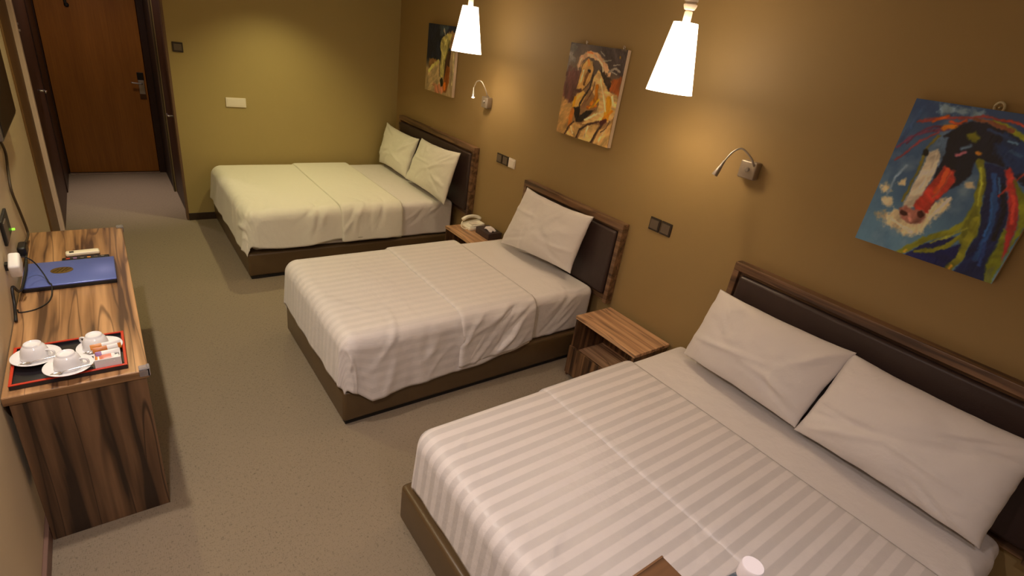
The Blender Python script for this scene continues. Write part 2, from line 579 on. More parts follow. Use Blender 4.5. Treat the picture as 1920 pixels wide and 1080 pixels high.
def carpet_mat():
    m, nt, bs = new_mat('taupe_woven_carpet')
    N = nt.nodes.new; L = nt.links.new
    tc = N('ShaderNodeTexCoord')
    cols = []
    for sc in ((560, 110, 1), (110, 560, 1)):
        mp = N('ShaderNodeMapping'); mp.inputs['Scale'].default_value = sc
        L(tc.outputs['Object'], mp.inputs['Vector'])
        n = N('ShaderNodeTexNoise'); n.inputs['Scale'].default_value = .45; n.inputs['Detail'].default_value = 2
        L(mp.outputs[0], n.inputs['Vector']); cols.append(n)
    ad = N('ShaderNodeMath'); ad.operation = 'ADD'
    L(cols[0].outputs['Fac'], ad.inputs[0]); L(cols[1].outputs['Fac'], ad.inputs[1])
    big = N('ShaderNodeTexNoise'); big.inputs['Scale'].default_value = 2.2; big.inputs['Detail'].default_value = 3
    L(tc.outputs['Object'], big.inputs['Vector'])
    b2 = N('ShaderNodeMath'); b2.operation = 'MULTIPLY_ADD'; b2.inputs[1].default_value = .12
    L(big.outputs['Fac'], b2.inputs[0]); L(ad.outputs[0], b2.inputs[2])
    cr = N('ShaderNodeValToRGB')
    cr.color_ramp.elements[0].position = .62; cr.color_ramp.elements[0].color = rgb(88, 76, 60)
    cr.color_ramp.elements[1].position = 1.65; cr.color_ramp.elements[1].color = rgb(142, 127, 106)
    L(b2.outputs[0], cr.inputs['Fac'])
    L(cr.outputs['Color'], bs.inputs['Base Color'])
    bs.inputs['Roughness'].default_value = .95
    bp = N('ShaderNodeBump'); bp.inputs['Strength'].default_value = .12; bp.inputs['Distance'].default_value = .003
    L(ad.outputs[0], bp.inputs['Height']); L(bp.outputs['Normal'], bs.inputs['Normal'])
    return m


M['carpet'] = carpet_mat()

# ------------------------------------------------------------------ room shell
XL, XW, YF, YE, XC, YN = -.45, 2.86, 6.12, 8.10, .572, -1.3
XFL = -.46
struct('floor', box(XL - .1, XW + .1, YN - .1, YE + .1, -.1, 0), M['carpet'])
struct('ceiling', box(XL - .1, XW + .1, YN - .1, YE + .1, CEIL, CEIL + .1), M['ceiling'])
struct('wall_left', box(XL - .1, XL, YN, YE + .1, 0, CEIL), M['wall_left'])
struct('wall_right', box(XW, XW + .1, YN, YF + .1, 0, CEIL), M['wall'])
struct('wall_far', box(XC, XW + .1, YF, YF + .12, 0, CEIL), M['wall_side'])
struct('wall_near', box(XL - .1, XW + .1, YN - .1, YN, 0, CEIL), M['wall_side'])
struct('wall_entrance', box(XL - .1, XC + .3, YE, YE + .1, 0, CEIL), M['frame_dark'])
b = box(XC, XC + .12, YF + .12, 6.30, 0, CEIL)
box(XC, XC + .12, 7.14, YE, 0, CEIL, bm=b)
box(XC, XC + .12, 6.30, 7.14, 2.08, CEIL, bm=b)
struct('wall_corridor', b, M['wall_side'])
struct('baseboard_far', box(XC + .004, XW, YF - .014, YF, 0, .075, .003), M['base_dark'])
struct('baseboard_left', box(XL, XL + .016, YN, 5.05, 0, .075, .003), M['base_pink'])
struct('baseboard_right', box(XW - .014, XW, YN, YF, 0, .075, .003), M['base_dark'])

# far end of the left wall: brown closet panel, pale post, reddish door
struct('trim_1', box(XL, XL + .012, 5.06, 5.66, 0, 2.3, .002), M['panel_brown'])
struct('trim_2', box(XL - .01, XL + .042, 5.66, 5.74, 0, 2.3, .006), M['casing'])
t = struct('door_1', box(XL, XL + .02, 5.80, 7.25, 0, 2.12, .003), M['red_door'])
mesh_obj('door_handle', tube([(XL + .02, 6.62, 1.15), (XL + .065, 6.62, 1.15), (XL + .07, 6.60, 1.152), (XL + .07, 6.52, 1.155)], .010, 8), M['chrome'], t, smooth=True)
b = box(XL + .02, XL + .045, 5.83, 5.86, 1.70, 1.715, .002)
box(XL + .02, XL + .04, 5.83, 5.86, 1.745, 1.76, .002, bm=b)
mesh_obj('hinge', b, M['satin'], t)
struct('trim_3', box(XL, XL + .03, 7.25, YE, 0, 2.2, .003), M['frame_dark'])

# entrance door
t = struct('door_2', box(-.405, .492, YE - .05, YE - .004, .008, 2.12, .003), M['door'])
b = box(.405, .47, YE - .062, YE - .05, 1.115, 1.20, .004)
mesh_obj('card_lock', b, M['black'], t)
mesh_obj('lock_plate', box(.408, .468, YE - .060, YE - .05, .955, 1.112, .004), M['satin'], t)
mesh_obj('lower_plate', box(.408, .472, YE - .058, YE - .05, .895, .952, .004), plain('bronze_plate', rgb(96, 66, 36), .4, metal=.5), t)
mesh_obj('door_handle', tube([(.44, YE - .06, 1.075), (.44, YE - .10, 1.075), (.425, YE - .108, 1.078), (.335, YE - .108, 1.085)], .010, 8), M['satin'], t, smooth=True)
b = lathe([(0, 0), (.02, 0), (.022, .01), (.012, .02), (0, .02)], (0, 0, 0), 16, rot=Matrix.Rotation(PI / 2, 3, 'X'))
bmesh.ops.translate(b, verts=b.verts, vec=(-.13, YE - .05, 1.84))
box(-.15, -.125, YE - .07, YE - .05, 1.85, 1.92, .004, bm=b)
mesh_obj('security_latch', b, M['black'], t)
b = box(.496, XC + .002, YE - .09, YE, 0, 2.2, .004)
box(-.45, -.409, YE - .09, YE, 0, 2.2, .004, bm=b)
box(-.409, .496, YE - .09, YE, 2.125, 2.2, .004, bm=b)
struct('trim_4', b, M['frame_dark'])
struct('trim_5', box(-.40, .49, YE - .13, YE - .09, 0, .010, .003), plain('metal_threshold', rgb(150, 130, 120), .35, metal=.6))

# bathroom door in the corridor wall, seen edge-on
struct('trim_6', box(XC - .016, XC + .006, YF - .004, YF + .085, 0.0, 2.2, .004), M['casing_dark'])
struct('trim_7', box(XC - .018, XC, 7.14, 7.22, 0, 2.16, .004), plain('olive_lit_casing', rgb(84, 70, 44), .5))  # olive cast of the light put into this casing's colour
struct('trim_8', box(XC - .018, XC, YF + .09, 7.22, 2.08, 2.16, .004), M['frame_dark'])
struct('trim_9', box(XC - .012, XC, 7.24, YE - .1, 0, 2.3, .002), plain('near_black_panel', rgb(34, 24, 18), .6))  # added panel that only darkens this end of the corridor wall
t = struct('door_3', box(XC + .006, XC + .05, 6.30, 7.14, .01, 2.08, .003), M['frame_dark'])
mesh_obj('door_handle', tube([(XC + .01, 6.42, 1.0), (XC - .035, 6.42, 1.0), (XC - .04, 6.44, 1.0), (XC - .04, 6.53, 1.0)], .009, 8), M['satin'], t, smooth=True)


# ------------------------------------------------------------------ beds
def make_bed(y0, y1, xf, label, hy0, hy1, hz, pz0=.56, zb=.24, zm=.58, seed=1, wrinkle=.010):
    t = thing('bed', (1.85, (y0 + y1) / 2, 0), label, 'bed')
    b = box(xf, 2.80, y0, y1, .03, zb, .022, 4)
    mesh_obj('base', b, M['base_leather'], t, auto=40)
    mesh_obj('plinth', box(xf + .02, 2.78, y0 + .02, y1 - .02, 0, .032), M['plinth'], t)
    m = mesh_obj('mattress', box(xf + .05, 2.77, y0 + .05, y1 - .05, zb, zm - .015, .04, 4), M['linen'], t, auto=40)
    crz = [(16, (.2, 1.5), (-.30, .0), (.6, 1.1), (.08, .2), (.010, .022), wrinkle),
           (8, (.2, 1.2), (-.02, .5), (-.4, .6), (.08, .25), (.012, .03), .003)]
    drape('fitted_sheet', M['linen'], m, xf + .35, 2.785, y0 + .085, y1 - .085, zm, .0, zm - zb - .005 + .02, zm - zb - .005 + .02,
          rho=.055, flare=.0, seed=seed, wave=.006, crz=crz, top_amp=.006, lip_end=.02, solid=.006)
    h = mesh_obj('headboard', box(2.825, XW - .002, hy0, hy1, .50, hz, .003), M['hb_wood'], t)
    b = box(2.792, XW - .004, hy0 - .004, hy1 + .004, hz - .045, hz + .002, .004)
    box(2.792, XW - .004, hy0 - .004, hy0 + .032, .50, hz - .045, .004, bm=b)
    box(2.792, XW - .004, hy1 - .032, hy1 + .004, .50, hz - .045, .004, bm=b)
    mesh_obj('headboard_frame', b, M['hb_wood'], h)
    mesh_obj('padded_panel', box(2.782, 2.826, hy0 + .045, hy1 - .045, pz0, hz - .062, .020, 4), M['leather'], h, auto=50)
    return t


bedA = make_bed(4.486, 6.085, .81, 'wide far bed in the corner beside the end wall, two pillows on it', 4.245, 5.90, 1.195, seed=11, zm=.588)
bedB = make_bed(2.371, 3.533, .86, 'narrow single bed in the middle of the row, bronze-brown base and one-pillow headboard', 2.275, 3.42, 1.118, pz0=.56, seed=12, zm=.578)
bedC = make_bed(-.15, 1.623, .86, 'nearest wide bed at lower right with dark leather headboard and bronze-brown base', -.22, 1.412, 1.205, seed=13, zm=.556)


def make_duvet(y0, y1, xf, z, mat, label, foot, near, far, xs, xe, seed, near_fn=None, crz=(), fold_crz=(), wave=.012, flare=.05, fold_near=None, fold_near_fn=None, top_amp=.005, foot_wave=.6, rho=.06, pn=3.0, thick=.014):
    d = drape('duvet', mat, None, xf + rho - .012, xe, y0 + rho - .014, y1 - rho + .014 if far > .1 else y1, z, foot, near, far, rho=rho, flare=flare, seed=seed, crz=crz, wave=wave, near_fn=near_fn, top_amp=top_amp, foot_wave=foot_wave, lift=.0, pn=pn)
    off = Vector((xf, (y0 + y1) / 2, 0))
    tag(d, label, 'duvet')
    fn = near if fold_near is None else fold_near
    f = drape('folded_back_section', mat, d, xs, xe + .01, y0 + rho - .014, y1 - rho + .014, z + thick, 0.0, fn, far, rho=rho + .010, pn=pn, flare=flare, seed=seed + 50, crz=fold_crz, wave=wave, near_fn=fold_near_fn, lip=thick * .9, lip_end=.014, top_amp=top_amp, lift=.001)
    return d


# far bed
make_duvet(4.486, 6.055, .81, .61, M['linen_far'], 'plain white duvet with turned-back top over the far bed', .40, .40, .20, 1.60, 2.20, 21,
           crz=[(14, (-.3, 1.2), (-.30, .05), (.9, 1.9), (.06, .2), (.012, .03), .012), (7, (-.3, -.05), (0, 1.4), (-.3, .3), (.06, .2), (.01, .025), .010)],
           fold_crz=[(9, (0, .55), (-.3, -.02), (1.0, 1.8), (.08, .2), (.012, .03), .012)],
           near_fn=lambda S: .93 + .05 * np.sin(S * 6.0), flare=.10, rho=.10, pn=4.0)
# middle bed
make_duvet(2.371, 3.533, .86, .60, M['linen_faint'], 'white duvet hanging low at the corner of the middle single bed', .38, .50, .48, 1.60, 2.20, 22,
           crz=[(12, (-.1, .8), (-.45, -.05), (.9, 2.0), (.06, .2), (.012, .03), .012), (8, (0, .6), (0, 1.0), (0, 3.1), (.1, .3), (.02, .05), .003)],
           fold_crz=[(14, (.05, .55), (-.42, -.02), (.5, 1.0), (.08, .22), (.012, .024), .014)],
           near_fn=lambda S: np.interp(S, [-.5, 0, .08, .3, .8, 1.3], [.70, .84, .98, .94, .90, .76]), rho=.09, pn=5.0, fold_near=.45,
           fold_near_fn=lambda S: np.interp(S, [0, .3, .6], [.98, .93, .84]), flare=.05)
# near bed
make_duvet(-.15, 1.60, .905, .575, M['linen_stripe'], 'white satin-striped duvet smoothed over the nearest bed', .345, .36, .30, 1.62, 2.28, 23,
           crz=[(7, (-.3, .1), (0, 1.6), (-.9, .9), (.06, .16), (.008, .02), .008), (9, (.1, .65), (.2, 1.1), (-.7, .9), (.06, .2), (.01, .022), .004)],
           fold_crz=[(8, (0, .6), (0, 1.6), (-.4, .4), (.1, .3), (.015, .03), .003)], flare=.05, wave=.012, top_amp=.004, rho=.08, pn=5.0, thick=.006)

# pillows
GP = 'white pillows leaning on the headboards'
pillow('pillow', M['linen_far'], (2.62, 6.02, .62), (2.62, 5.28, .62), (2.70, 6.02, 1.08), (2.70, 5.19, 1.068), .17, 'white pillow nearer the far wall on the far bed, leaning on the headboard', 3, group=GP)
pillow('pillow', M['linen_far'], (2.60, 5.25, .63), (2.59, 4.37, .615), (2.70, 5.13, 1.09), (2.70, 4.33, 1.125), .17, 'white pillow at the open side of the far bed, overlapping its neighbour', 4, group=GP)
pillow('pillow', M['linen'], (2.57, 3.34, .605), (2.65, 2.545, .655), (2.70, 3.26, 1.10), (2.70, 2.48, 1.113), .18, 'single white pillow leaning on the headboard of the middle bed', 5, group=GP)
pillow('pillow', M['linen'], (2.63, 1.455, .60), (2.58, .722, .61), (2.70, 1.40, 1.045), (2.70, .655, 1.06), .21, 'creased white pillow nearer the nightstand on the nearest bed', 6, group=GP, cr=.014, pinch=.03)
pillow('pillow', M['linen'], (2.58, .725, .60), (2.57, -.06, .60), (2.70, .675, 1.05), (2.70, -.05, 1.05), .22, 'large white pillow at the right edge of the picture on the nearest bed', 7, group=GP, cr=.011, pinch=.03)


# ------------------------------------------------------------------ nightstands
def make_nightstand():
    x0, x1, y0, y1, z = 2.468, 2.815, 1.675, 2.232, .492
    t = thing('nightstand', ((x0 + x1) / 2, (y0 + y1) / 2, 0), 'low walnut nightstand with open shelf between the middle and nearest beds', 'nightstand', 'walnut nightstands between the beds')
    mesh_obj('top', box(x0, x1, y0, y1, z - .024, z, .003), M['ns_top'], t)
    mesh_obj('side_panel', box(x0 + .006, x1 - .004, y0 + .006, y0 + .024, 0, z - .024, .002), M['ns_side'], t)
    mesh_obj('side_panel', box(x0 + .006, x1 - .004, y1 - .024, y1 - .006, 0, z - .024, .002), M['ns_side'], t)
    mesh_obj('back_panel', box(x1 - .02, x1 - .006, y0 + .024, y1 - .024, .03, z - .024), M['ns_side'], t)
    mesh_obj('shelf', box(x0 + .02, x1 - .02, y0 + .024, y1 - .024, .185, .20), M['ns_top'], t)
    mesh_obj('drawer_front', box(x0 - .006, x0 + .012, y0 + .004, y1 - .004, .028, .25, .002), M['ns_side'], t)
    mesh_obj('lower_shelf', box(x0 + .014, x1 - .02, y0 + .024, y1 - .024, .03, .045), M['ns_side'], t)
    return t


ns = make_nightstand()
copy_thing(ns, (2.6415, 3.83, 0), 'walnut nightstand with telephone and tissue box between far and middle beds')

# ------------------------------------------------------------------ desk
DX1, DY0, DY1 = -.003, 2.223, 3.955
t = thing('desk', (-.22, 3.09, 0), 'long zebra-walnut desk against the left wall holding laptop and tea tray', 'desk')
top = mesh_obj('desk_top', box(XL + .003, DX1, DY0, DY1, .714, .75, .003), M['wood_top'], t)
mesh_obj('edging', box(XL + .004, DX1 - .001, DY0 - .002, DY0 + .004, .7145, .7475, .001), M['wood_edge'], top)
mesh_obj('side_panel', box(XL + .018, -.013, DY0 + .004, DY0 + .030, 0, .714, .002), M['wood_side'], t)
mesh_obj('side_panel', box(XL + .018, -.013, DY1 - .034, DY1 - .008, 0, .714, .002), M['wood_side'], t)
mesh_obj('back_panel', box(XL + .018, XL + .034, DY0 + .03, DY1 - .034, .30, .714), M['wood_side'], t)
mesh_obj('drawer', box(XL + .04, -.02, DY1 - .52, DY1 - .036, .55, .712, .003), M['wood_side'], t)


def guard(x, y, sx, sy):
    b = box(x - .032, x + .006, y - .006, y + .006, .722, .762, .004, 3)
    box(x - .006, x + .006, y - .006 if sy > 0 else y - .032, y + .032 if sy > 0 else y + .006, .722, .762, .004, 3, bm=b)
    box(x - .032, x + .006, y - .006 if sy > 0 else y - .032, y + .032 if sy > 0 else y + .006, .751, .758, .003, 3, bm=b)
    return b


g = mesh_obj('corner_guard', guard(DX1, DY0, 1, 1), M['clear'], None)
tag(g, 'clear plastic corner guard on the near corner of the desk', 'corner guard', 'clear corner guards')
g = mesh_obj('corner_guard', guard(DX1, DY1, 1, -1), M['clear'], None)
tag(g, 'clear plastic corner guard on the far corner of the desk', 'corner guard', 'clear corner guards')

# tray
TX0, TX1, TY0, TY1 = -.425, -.068, 2.262, 2.545
t = thing('serving_tray', ((TX0 + TX1) / 2, (TY0 + TY1) / 2, .75), 'black lacquer tray with red rim holding cups at the near end of the desk', 'tray')
mesh_obj('tray_base', box(TX0 + .006, TX1 - .006, TY0 + .006, TY1 - .006, .7505, .757, .002), M['tray_black'], t)


def ring(x0, x1, y0, y1, w, z0, z1, bev):
    b = box(x0, x1, y0, y0 + w, z0, z1, bev)
    box(x0, x1, y1 - w, y1, z0, z1, bev, bm=b)
    box(x0, x0 + w, y0 + w * .6, y1 - w * .6, z0, z1, bev, bm=b)
    box(x1 - w, x1, y0 + w * .6, y1 - w * .6, z0, z1, bev, bm=b)
    return b


mesh_obj('wall', ring(TX0, TX1, TY0, TY1, .009, .751, .768, .001), M['tray_black'], t)
mesh_obj('rim', ring(TX0 - .001, TX1 + .001, TY0 - .001, TY1 + .001, .010, .768, .7725, .0015), M['tray_red'], t)


# cups turned upside down on saucers, a spoon on each saucer
def cup_thing(x, y, z, ang, label):
    t = thing('teacup', (x, y, z), label, 'cup', 'upturned white teacups')
    K = 1.12
    b = lathe([(K * q[0], K * q[1]) for q in [(.040, 0), (.0415, .002), (.041, .012), (.0385, .026), (.034, .040), (.028, .049), (.0245, .0515), (.0245, .057), (.0215, .058), (.0205, .0535), (.012, .0525), (0, .0522)]], (x, y, z), 40)
    mesh_obj('bowl', b, M['porcelain'], t, smooth=True)
    ca, sa = math.cos(ang), math.sin(ang)
    pts = [(x + ca * r * K, y + sa * r * K, z + h * K) for r, h in ((.0395, .012), (.052, .010), (.060, .018), (.057, .029), (.046, .033), (.037, .031))]
    mesh_obj('handle', tube(pts, .0042, 8), M['porcelain'], t, smooth=True)
    return t


def saucer_thing(x, y, z, label):
    b = lathe([(1.05 * q[0], q[1]) for q in [(0, .003), (.028, .003), (.0285, 0), (.032, 0), (.034, .004), (.056, .0095), (.074, .016), (.0755, .0175), (.074, .0185), (.056, .0125), (.040, .008), (.026, .0065), (.024, .0085), (.022, .0065), (0, .006)]], (0, 0, 0), 48)
    o = mesh_obj('saucer', b, M['porcelain'], None, smooth=True)
    o.location = (x, y, z)
    return tag(o, label, 'saucer', 'white saucers')


def spoon_thing(x, y, z, a, label, L=.115):
    """bowl at (x, y), handle towards angle a"""
    t = thing('teaspoon', (x, y, z), label, 'spoon', 'steel teaspoons')
    n, m = 10, 14
    P = np.zeros((n, m, 3))
    ca, sa = math.cos(a), math.sin(a)
    for i in range(n):
        for j in range(m):
            rr = i / (n - 1); th = 2 * PI * j / (m - 1)
            u = .019 * rr * math.cos(th); v = .012 * rr * math.sin(th)
            P[i, j] = (x + u * ca - v * sa, y + u * sa + v * ca, z + .004 * rr * rr + .002)
    grid_obj('spoon_bowl', P, M['chrome'], t, solid=.001)
    pts = [(x + ca * r, y + sa * r, z + h) for r, h in ((.018, .006), (.035, .010), (.07, .011), (L, .010))]
    mesh_obj('spoon_handle', tube(pts, lambda q: .0016 + .0018 * q, 8), M['chrome'], t, smooth=True)
    return t


ZT = .7575
SA, SB, SC_ = (-.352, 2.437), (-.250, 2.305), (-.152, 2.440)
saucer_thing(SA[0], SA[1], ZT + .0085, 'white saucer nearest the wall on the tea tray')
saucer_thing(SB[0], SB[1], ZT + .0165, 'front middle white saucer overlapping the tray rim')
saucer_thing(SC_[0], SC_[1], ZT + .0005, 'white saucer behind the sachet box on the tea tray')
cup_thing(SA[0] - .002, SA[1], ZT + .0175, -.45, 'upturned white cup nearest the left wall')
cup_thing(SB[0], SB[1], ZT + .0255, -.35, 'upturned white cup in front on the tea tray')
cup_thing(SC_[0] - .012, SC_[1] + .006, ZT + .0095, 2.4, 'upturned white cup behind the box of sachets')
spoon_thing(SA[0] - .030, SA[1] - .053, ZT + .020, .10, 'steel spoon on the saucer nearest the left wall')
spoon_thing(SB[0] - .036, SB[1] - .050, ZT + .028, .12, 'steel spoon on the front middle saucer')
spoon_thing(SC_[0] - .040, SC_[1] - .045, ZT + .013, .35, 'steel spoon on the saucer behind the sachet box', L=.05)

# sachet box
BX0, BX1, BY0, BY1 = -.170, -.084, 2.274, 2.350
b = box(BX0, BX1, BY0, BY1, .7585, .762)
for q in ((BX0, BX1, BY0, BY0 + .004), (BX0, BX1, BY1 - .004, BY1), (BX0, BX0 + .004, BY0 + .004, BY1 - .004), (BX1 - .004, BX1, BY0 + .004, BY1 - .004)):
    box(q[0], q[1], q[2], q[3], .762, .806, .001, bm=b)
o = mesh_obj('sachet_box', b, M['porcelain'], None)
tag(o, 'small square white box of sachets on the tea tray', 'box')


def sachet(cx, cy, cz, w, d, tilt, yaw, mat, label, band=None):
    b = bmesh.new()
    n = 8
    gx = np.linspace(-1, 1, n + 1); gy = np.linspace(-1, 1, n + 1)
    Rm = Matrix.Rotation(yaw, 3, 'Z') @ Matrix.Rotation(tilt, 3, 'X')
    for sg in (1, -1):
        vs = [[None] * (n + 1) for _ in range(n + 1)]
        for i, u in enumerate(gx):
            for j, v in enumerate(gy):
                hh = .0045 * max(0, (1 - u ** 4) * (1 - v ** 2)) ** .5 * sg + .0003 * sg
                p = Rm @ Vector((u * w / 2, v * d / 2, hh)) + Vector((cx, cy, cz))
                vs[i][j] = b.verts.new(p)
        for i in range(n):
            for j in range(n):
                f = b.faces.new((vs[i][j], vs[i + 1][j], vs[i + 1][j + 1], vs[i][j + 1]))
                f.material_index = 1 if (band and band[0] <= i < band[1]) else 0
    bmesh.ops.remove_doubles(b, verts=b.verts, dist=.0002)
    o = mesh_obj('sachet', b, mat, None, smooth=True)
    if band:
        o.data.materials.append(band[2])
    return tag(o, label, 'sachet', 'sachets in the small white box')


sachet(-.128, 2.358, .822, .100, .022, 1.1, .10, M['paper'], 'orange and white stick sachet at the back of the box', (0, 3, M['orange']))
sachet(-.124, 2.338, .818, .094, .022, 1.0, .14, M['amber'], 'amber stick sachet with pale print, second from the back', (4, 7, M['paper']))
sachet(-.124, 2.318, .808, .080, .022, .9, .08, M['paper'], 'white stick sachet with mauve end in the box', (0, 2, M['mauve']))
sachet(-.126, 2.300, .799, .048, .034, .35, .05, M['pink'], 'coral sachet lying in the middle of the box', (6, 8, M['paper']))
sachet(-.100, 2.290, .797, .026, .030, .3, .3, M['paper'], 'small white sachet at the right side of the box')
sachet(-.156, 2.300, .795, .020, .044, .35, .0, M['orange'], 'orange edged sachet at the left side of the box', (3, 5, M['paper']))

# laptop
LX0, LX1, LY0, LY1 = -.436, -.064, 3.105, 3.405
t = thing('laptop', ((LX0 + LX1) / 2, (LY0 + LY1) / 2, .75), 'closed blue laptop with black base on the desk', 'laptop')
mesh_obj('laptop_base', box(LX0 + .002, LX1 - .001, LY0 + .001, LY1 - .001, .7515, .770, .003), M['black'], t)
lid = mesh_obj('laptop_lid', box(LX0, LX1, LY0, LY1, .770, .7795, .0045, 3), M['blue_lid'], t, auto=40)
EX, EY = -.285, 3.275
b = lathe([(0, 0), (.046, 0), (.046, .0012), (.044, .0016), (0, .0016)], (0, 0, 0), 40)
bmesh.ops.scale(b, verts=b.verts, vec=(1, .86, 1)); bmesh.ops.translate(b, verts=b.verts, vec=(EX, EY, .7794))
mesh_obj('emblem', b, M['gold'], lid, auto=30)
b = bmesh.new()
for k, (dx, l) in enumerate(((-.024, .020), (-.008, .032), (.010, .032), (.026, .020))):
    tube([(EX + dx - .012, EY - l * .8, .781), (EX + dx, EY, .7812), (EX + dx + .012, EY + l * .8, .781)], .0016, 6, bm=b)
mesh_obj('emblem_lettering', b, M['gold_dark'], lid)

# remotes beyond the laptop
RM = Matrix.Rotation(.06, 3, 'Z')
b = box(-.275, -.125, 3.500, 3.545, .758, .780, .009, 4)
bmesh.ops.rotate(b, verts=b.verts, cent=(-.2, 3.52, .76), matrix=RM)
t = thing('remote_control', (-.20, 3.52, .75), 'white air-conditioner remote lying beyond the laptop', 'remote control')
mesh_obj('body', b, M['ivory'], t, auto=50)
b = box(-.258, -.238, 3.507, 3.528, .7795, .7815, .001)
bmesh.ops.rotate(b, verts=b.verts, cent=(-.2, 3.52, .76), matrix=RM)
mesh_obj('display', b, M['dark_switch'], t)
b = box(-.270, -.130, 3.500, 3.540, .7505, .759, .003)
bmesh.ops.rotate(b, verts=b.verts, cent=(-.2, 3.52, .76), matrix=RM)
mesh_obj('holder', b, M['dark_switch'], t)
t = thing('remote_control', (-.19, 3.445, .75), 'black television remote with coloured buttons between laptop and white remote', 'remote control')
mesh_obj('body', box(-.290, -.085, 3.425, 3.468, .7505, .769, .005, 3), M['black'], t, auto=50)
for k in range(6):
    mesh_obj('button', box(-.272 + .03 * k, -.256 + .03 * k, 3.440, 3.454, .769, .772, .001),
             [M['tray_red'], M['mauve'], M['grey_switch'], M['orange'], M['grey_switch'], M['grey_switch']][k], t)

# things on the left wall above the desk
t = thing('television', (XL, 3.85, 1.38), 'dark wall-mounted television cut off by the left picture edge', 'television')
mesh_obj('bezel', box(XL + .012, XL + .052, 3.48, 4.215, 1.385, 1.83, .006, 3), M['tv_rim'], t, auto=40)
mesh_obj('screen', box(XL + .051, XL + .056, 3.50, 4.203, 1.402, 1.815, .002), M['tv'], t)
mesh_obj('wall_bracket', box(XL, XL + .013, 3.65, 4.05, 1.50, 1.72, .002), M['black'], t)
t = thing('power_socket', (XL, 3.24, 1.04), 'black wall socket with green light above the desk', 'socket')
mesh_obj('plate', box(XL, XL + .012, 3.13, 3.335, .985, 1.105, .004), M['black'], t)
mesh_obj('rocker', box(XL + .011, XL + .016, 3.15, 3.225, 1.00, 1.09, .002), M['grey_switch'], t)
mesh_obj('indicator', box(XL + .012, XL + .024, 3.332, 3.344, .990, .999, .002), M['leaf'], t)
t = thing('power_adapter', (XL, 3.10, .90), 'white plug adapter on the wall with black cord over the laptop', 'adapter')
mesh_obj('body', box(XL + .014, XL + .055, 2.955, 3.055, .905, .975, .010, 3, rot=((XL + .04, 3.0, .94), .35, 'X')), M['paper'], t, auto=40)
mesh_obj('prongs', box(XL, XL + .016, 2.985, 3.02, .925, .955), M['black'], t)
mesh_obj('cord', tube([(XL + .045, 3.04, .945), (-.40, 3.12, .935), (-.375, 3.20, .87), (-.350, 3.19, .81), (-.330, 3.12, .787), (-.322, 3.10, .7875), (-.320, 3.078, .775), (-.325, 3.02, .756), (-.340, 2.96, .7535), (-.38, 2.91, .7535), (-.43, 2.90, .7535), (-.44, 2.93, .7535)], .0028, 8), M['cable_black'], t, smooth=True)
o = mesh_obj('television_cable', tube([(XL + .008, 3.68, 1.37), (XL + .009, 3.735, 1.34), (XL + .010, 3.80, 1.255), (XL + .010, 3.72, 1.18), (XL + .010, 3.66, 1.09), (XL + .010, 3.75, .95), (XL + .010, 3.83, .81), (XL + .012, 3.76, .792), (XL + .016, 3.50, .84)], .0062, 8), M['cable'], None, smooth=True)
tag(o, 'grey cable sagging down the left wall from the television', 'cable')
t = thing('power_plug', (XL, 3.45, .84), 'black plug in the wall at the end of the television cable', 'plug')
mesh_obj('body', box(XL, XL + .036, 3.40, 3.50, .815, .870, .010, 3), M['black'], t, auto=40)
mesh_obj('cord', tube([(XL + .03, 3.41, .83), (XL + .03, 3.25, .80), (XL + .02, 3.05, .79), (XL + .012, 2.95, .86), (XL + .010, 2.90, .80), (XL + .014, 2.80, .762)], .006, 8), M['cable_black'], t, smooth=True)

# wall plates on the far and right walls
t = thing('light_switch', (.655, YF, 1.678), 'dark square switch on the far wall beside the entrance passage', 'switch')
mesh_obj('plate', box(.612, .698, YF - .010, YF, 1.635, 1.721, .003), M['dark_switch'], t)
mesh_obj('rocker', box(.624, .686, YF - .014, YF - .009, 1.650, 1.706, .002), M['grey_switch'], t)
t = thing('blank_plate', (1.108, YF, 1.21), 'cream rectangular plate on the far wall above the far bed', 'wall plate')
mesh_obj('plate', box(1.016, 1.200, YF - .009, YF, 1.166, 1.256, .003), M['white_plate'], t)
mesh_obj('insert', box(1.03, 1.186, YF - .011, YF - .008, 1.178, 1.244, .002), M['white_plate'], t)


def wall_switch(y0, y1, z0, z1, rim, face, label, cat='switch', group=None):
    t = thing('light_switch' if cat == 'switch' else 'wall_plate', (XW, (y0 + y1) / 2, z0), label, cat, group)
    mesh_obj('plate', box(XW - .010, XW, y0, y1, z0, z1, .003), rim, t)
    mesh_obj('rocker', box(XW - .015, XW - .009, y0 + .010, y1 - .010, z0 + .012, z1 - .012, .002), face, t)
    return t


wall_switch(2.025, 2.112, 1.150, 1.238, M['dark_switch'], M['grey_switch'], 'left one of two dark switches above the nightstand by the nearest bed')
wall_switch(1.932, 2.018, 1.150, 1.238, M['dark_switch'], M['grey_switch'], 'right one of two dark switches above the nightstand by the nearest bed')
wall_switch(3.858, 3.945, 1.142, 1.226, M['dark_switch'], M['grey_switch'], 'leftmost dark switch of the trio above the telephone')
wall_switch(3.766, 3.853, 1.142, 1.226, M['dark_switch'], M['grey_switch'], 'middle dark switch of the trio above the telephone')
wall_switch(3.664, 3.760, 1.142, 1.226, M['white_plate'], M['white_plate'], 'white wall plate right of the dark switches above the telephone', 'wall plate')

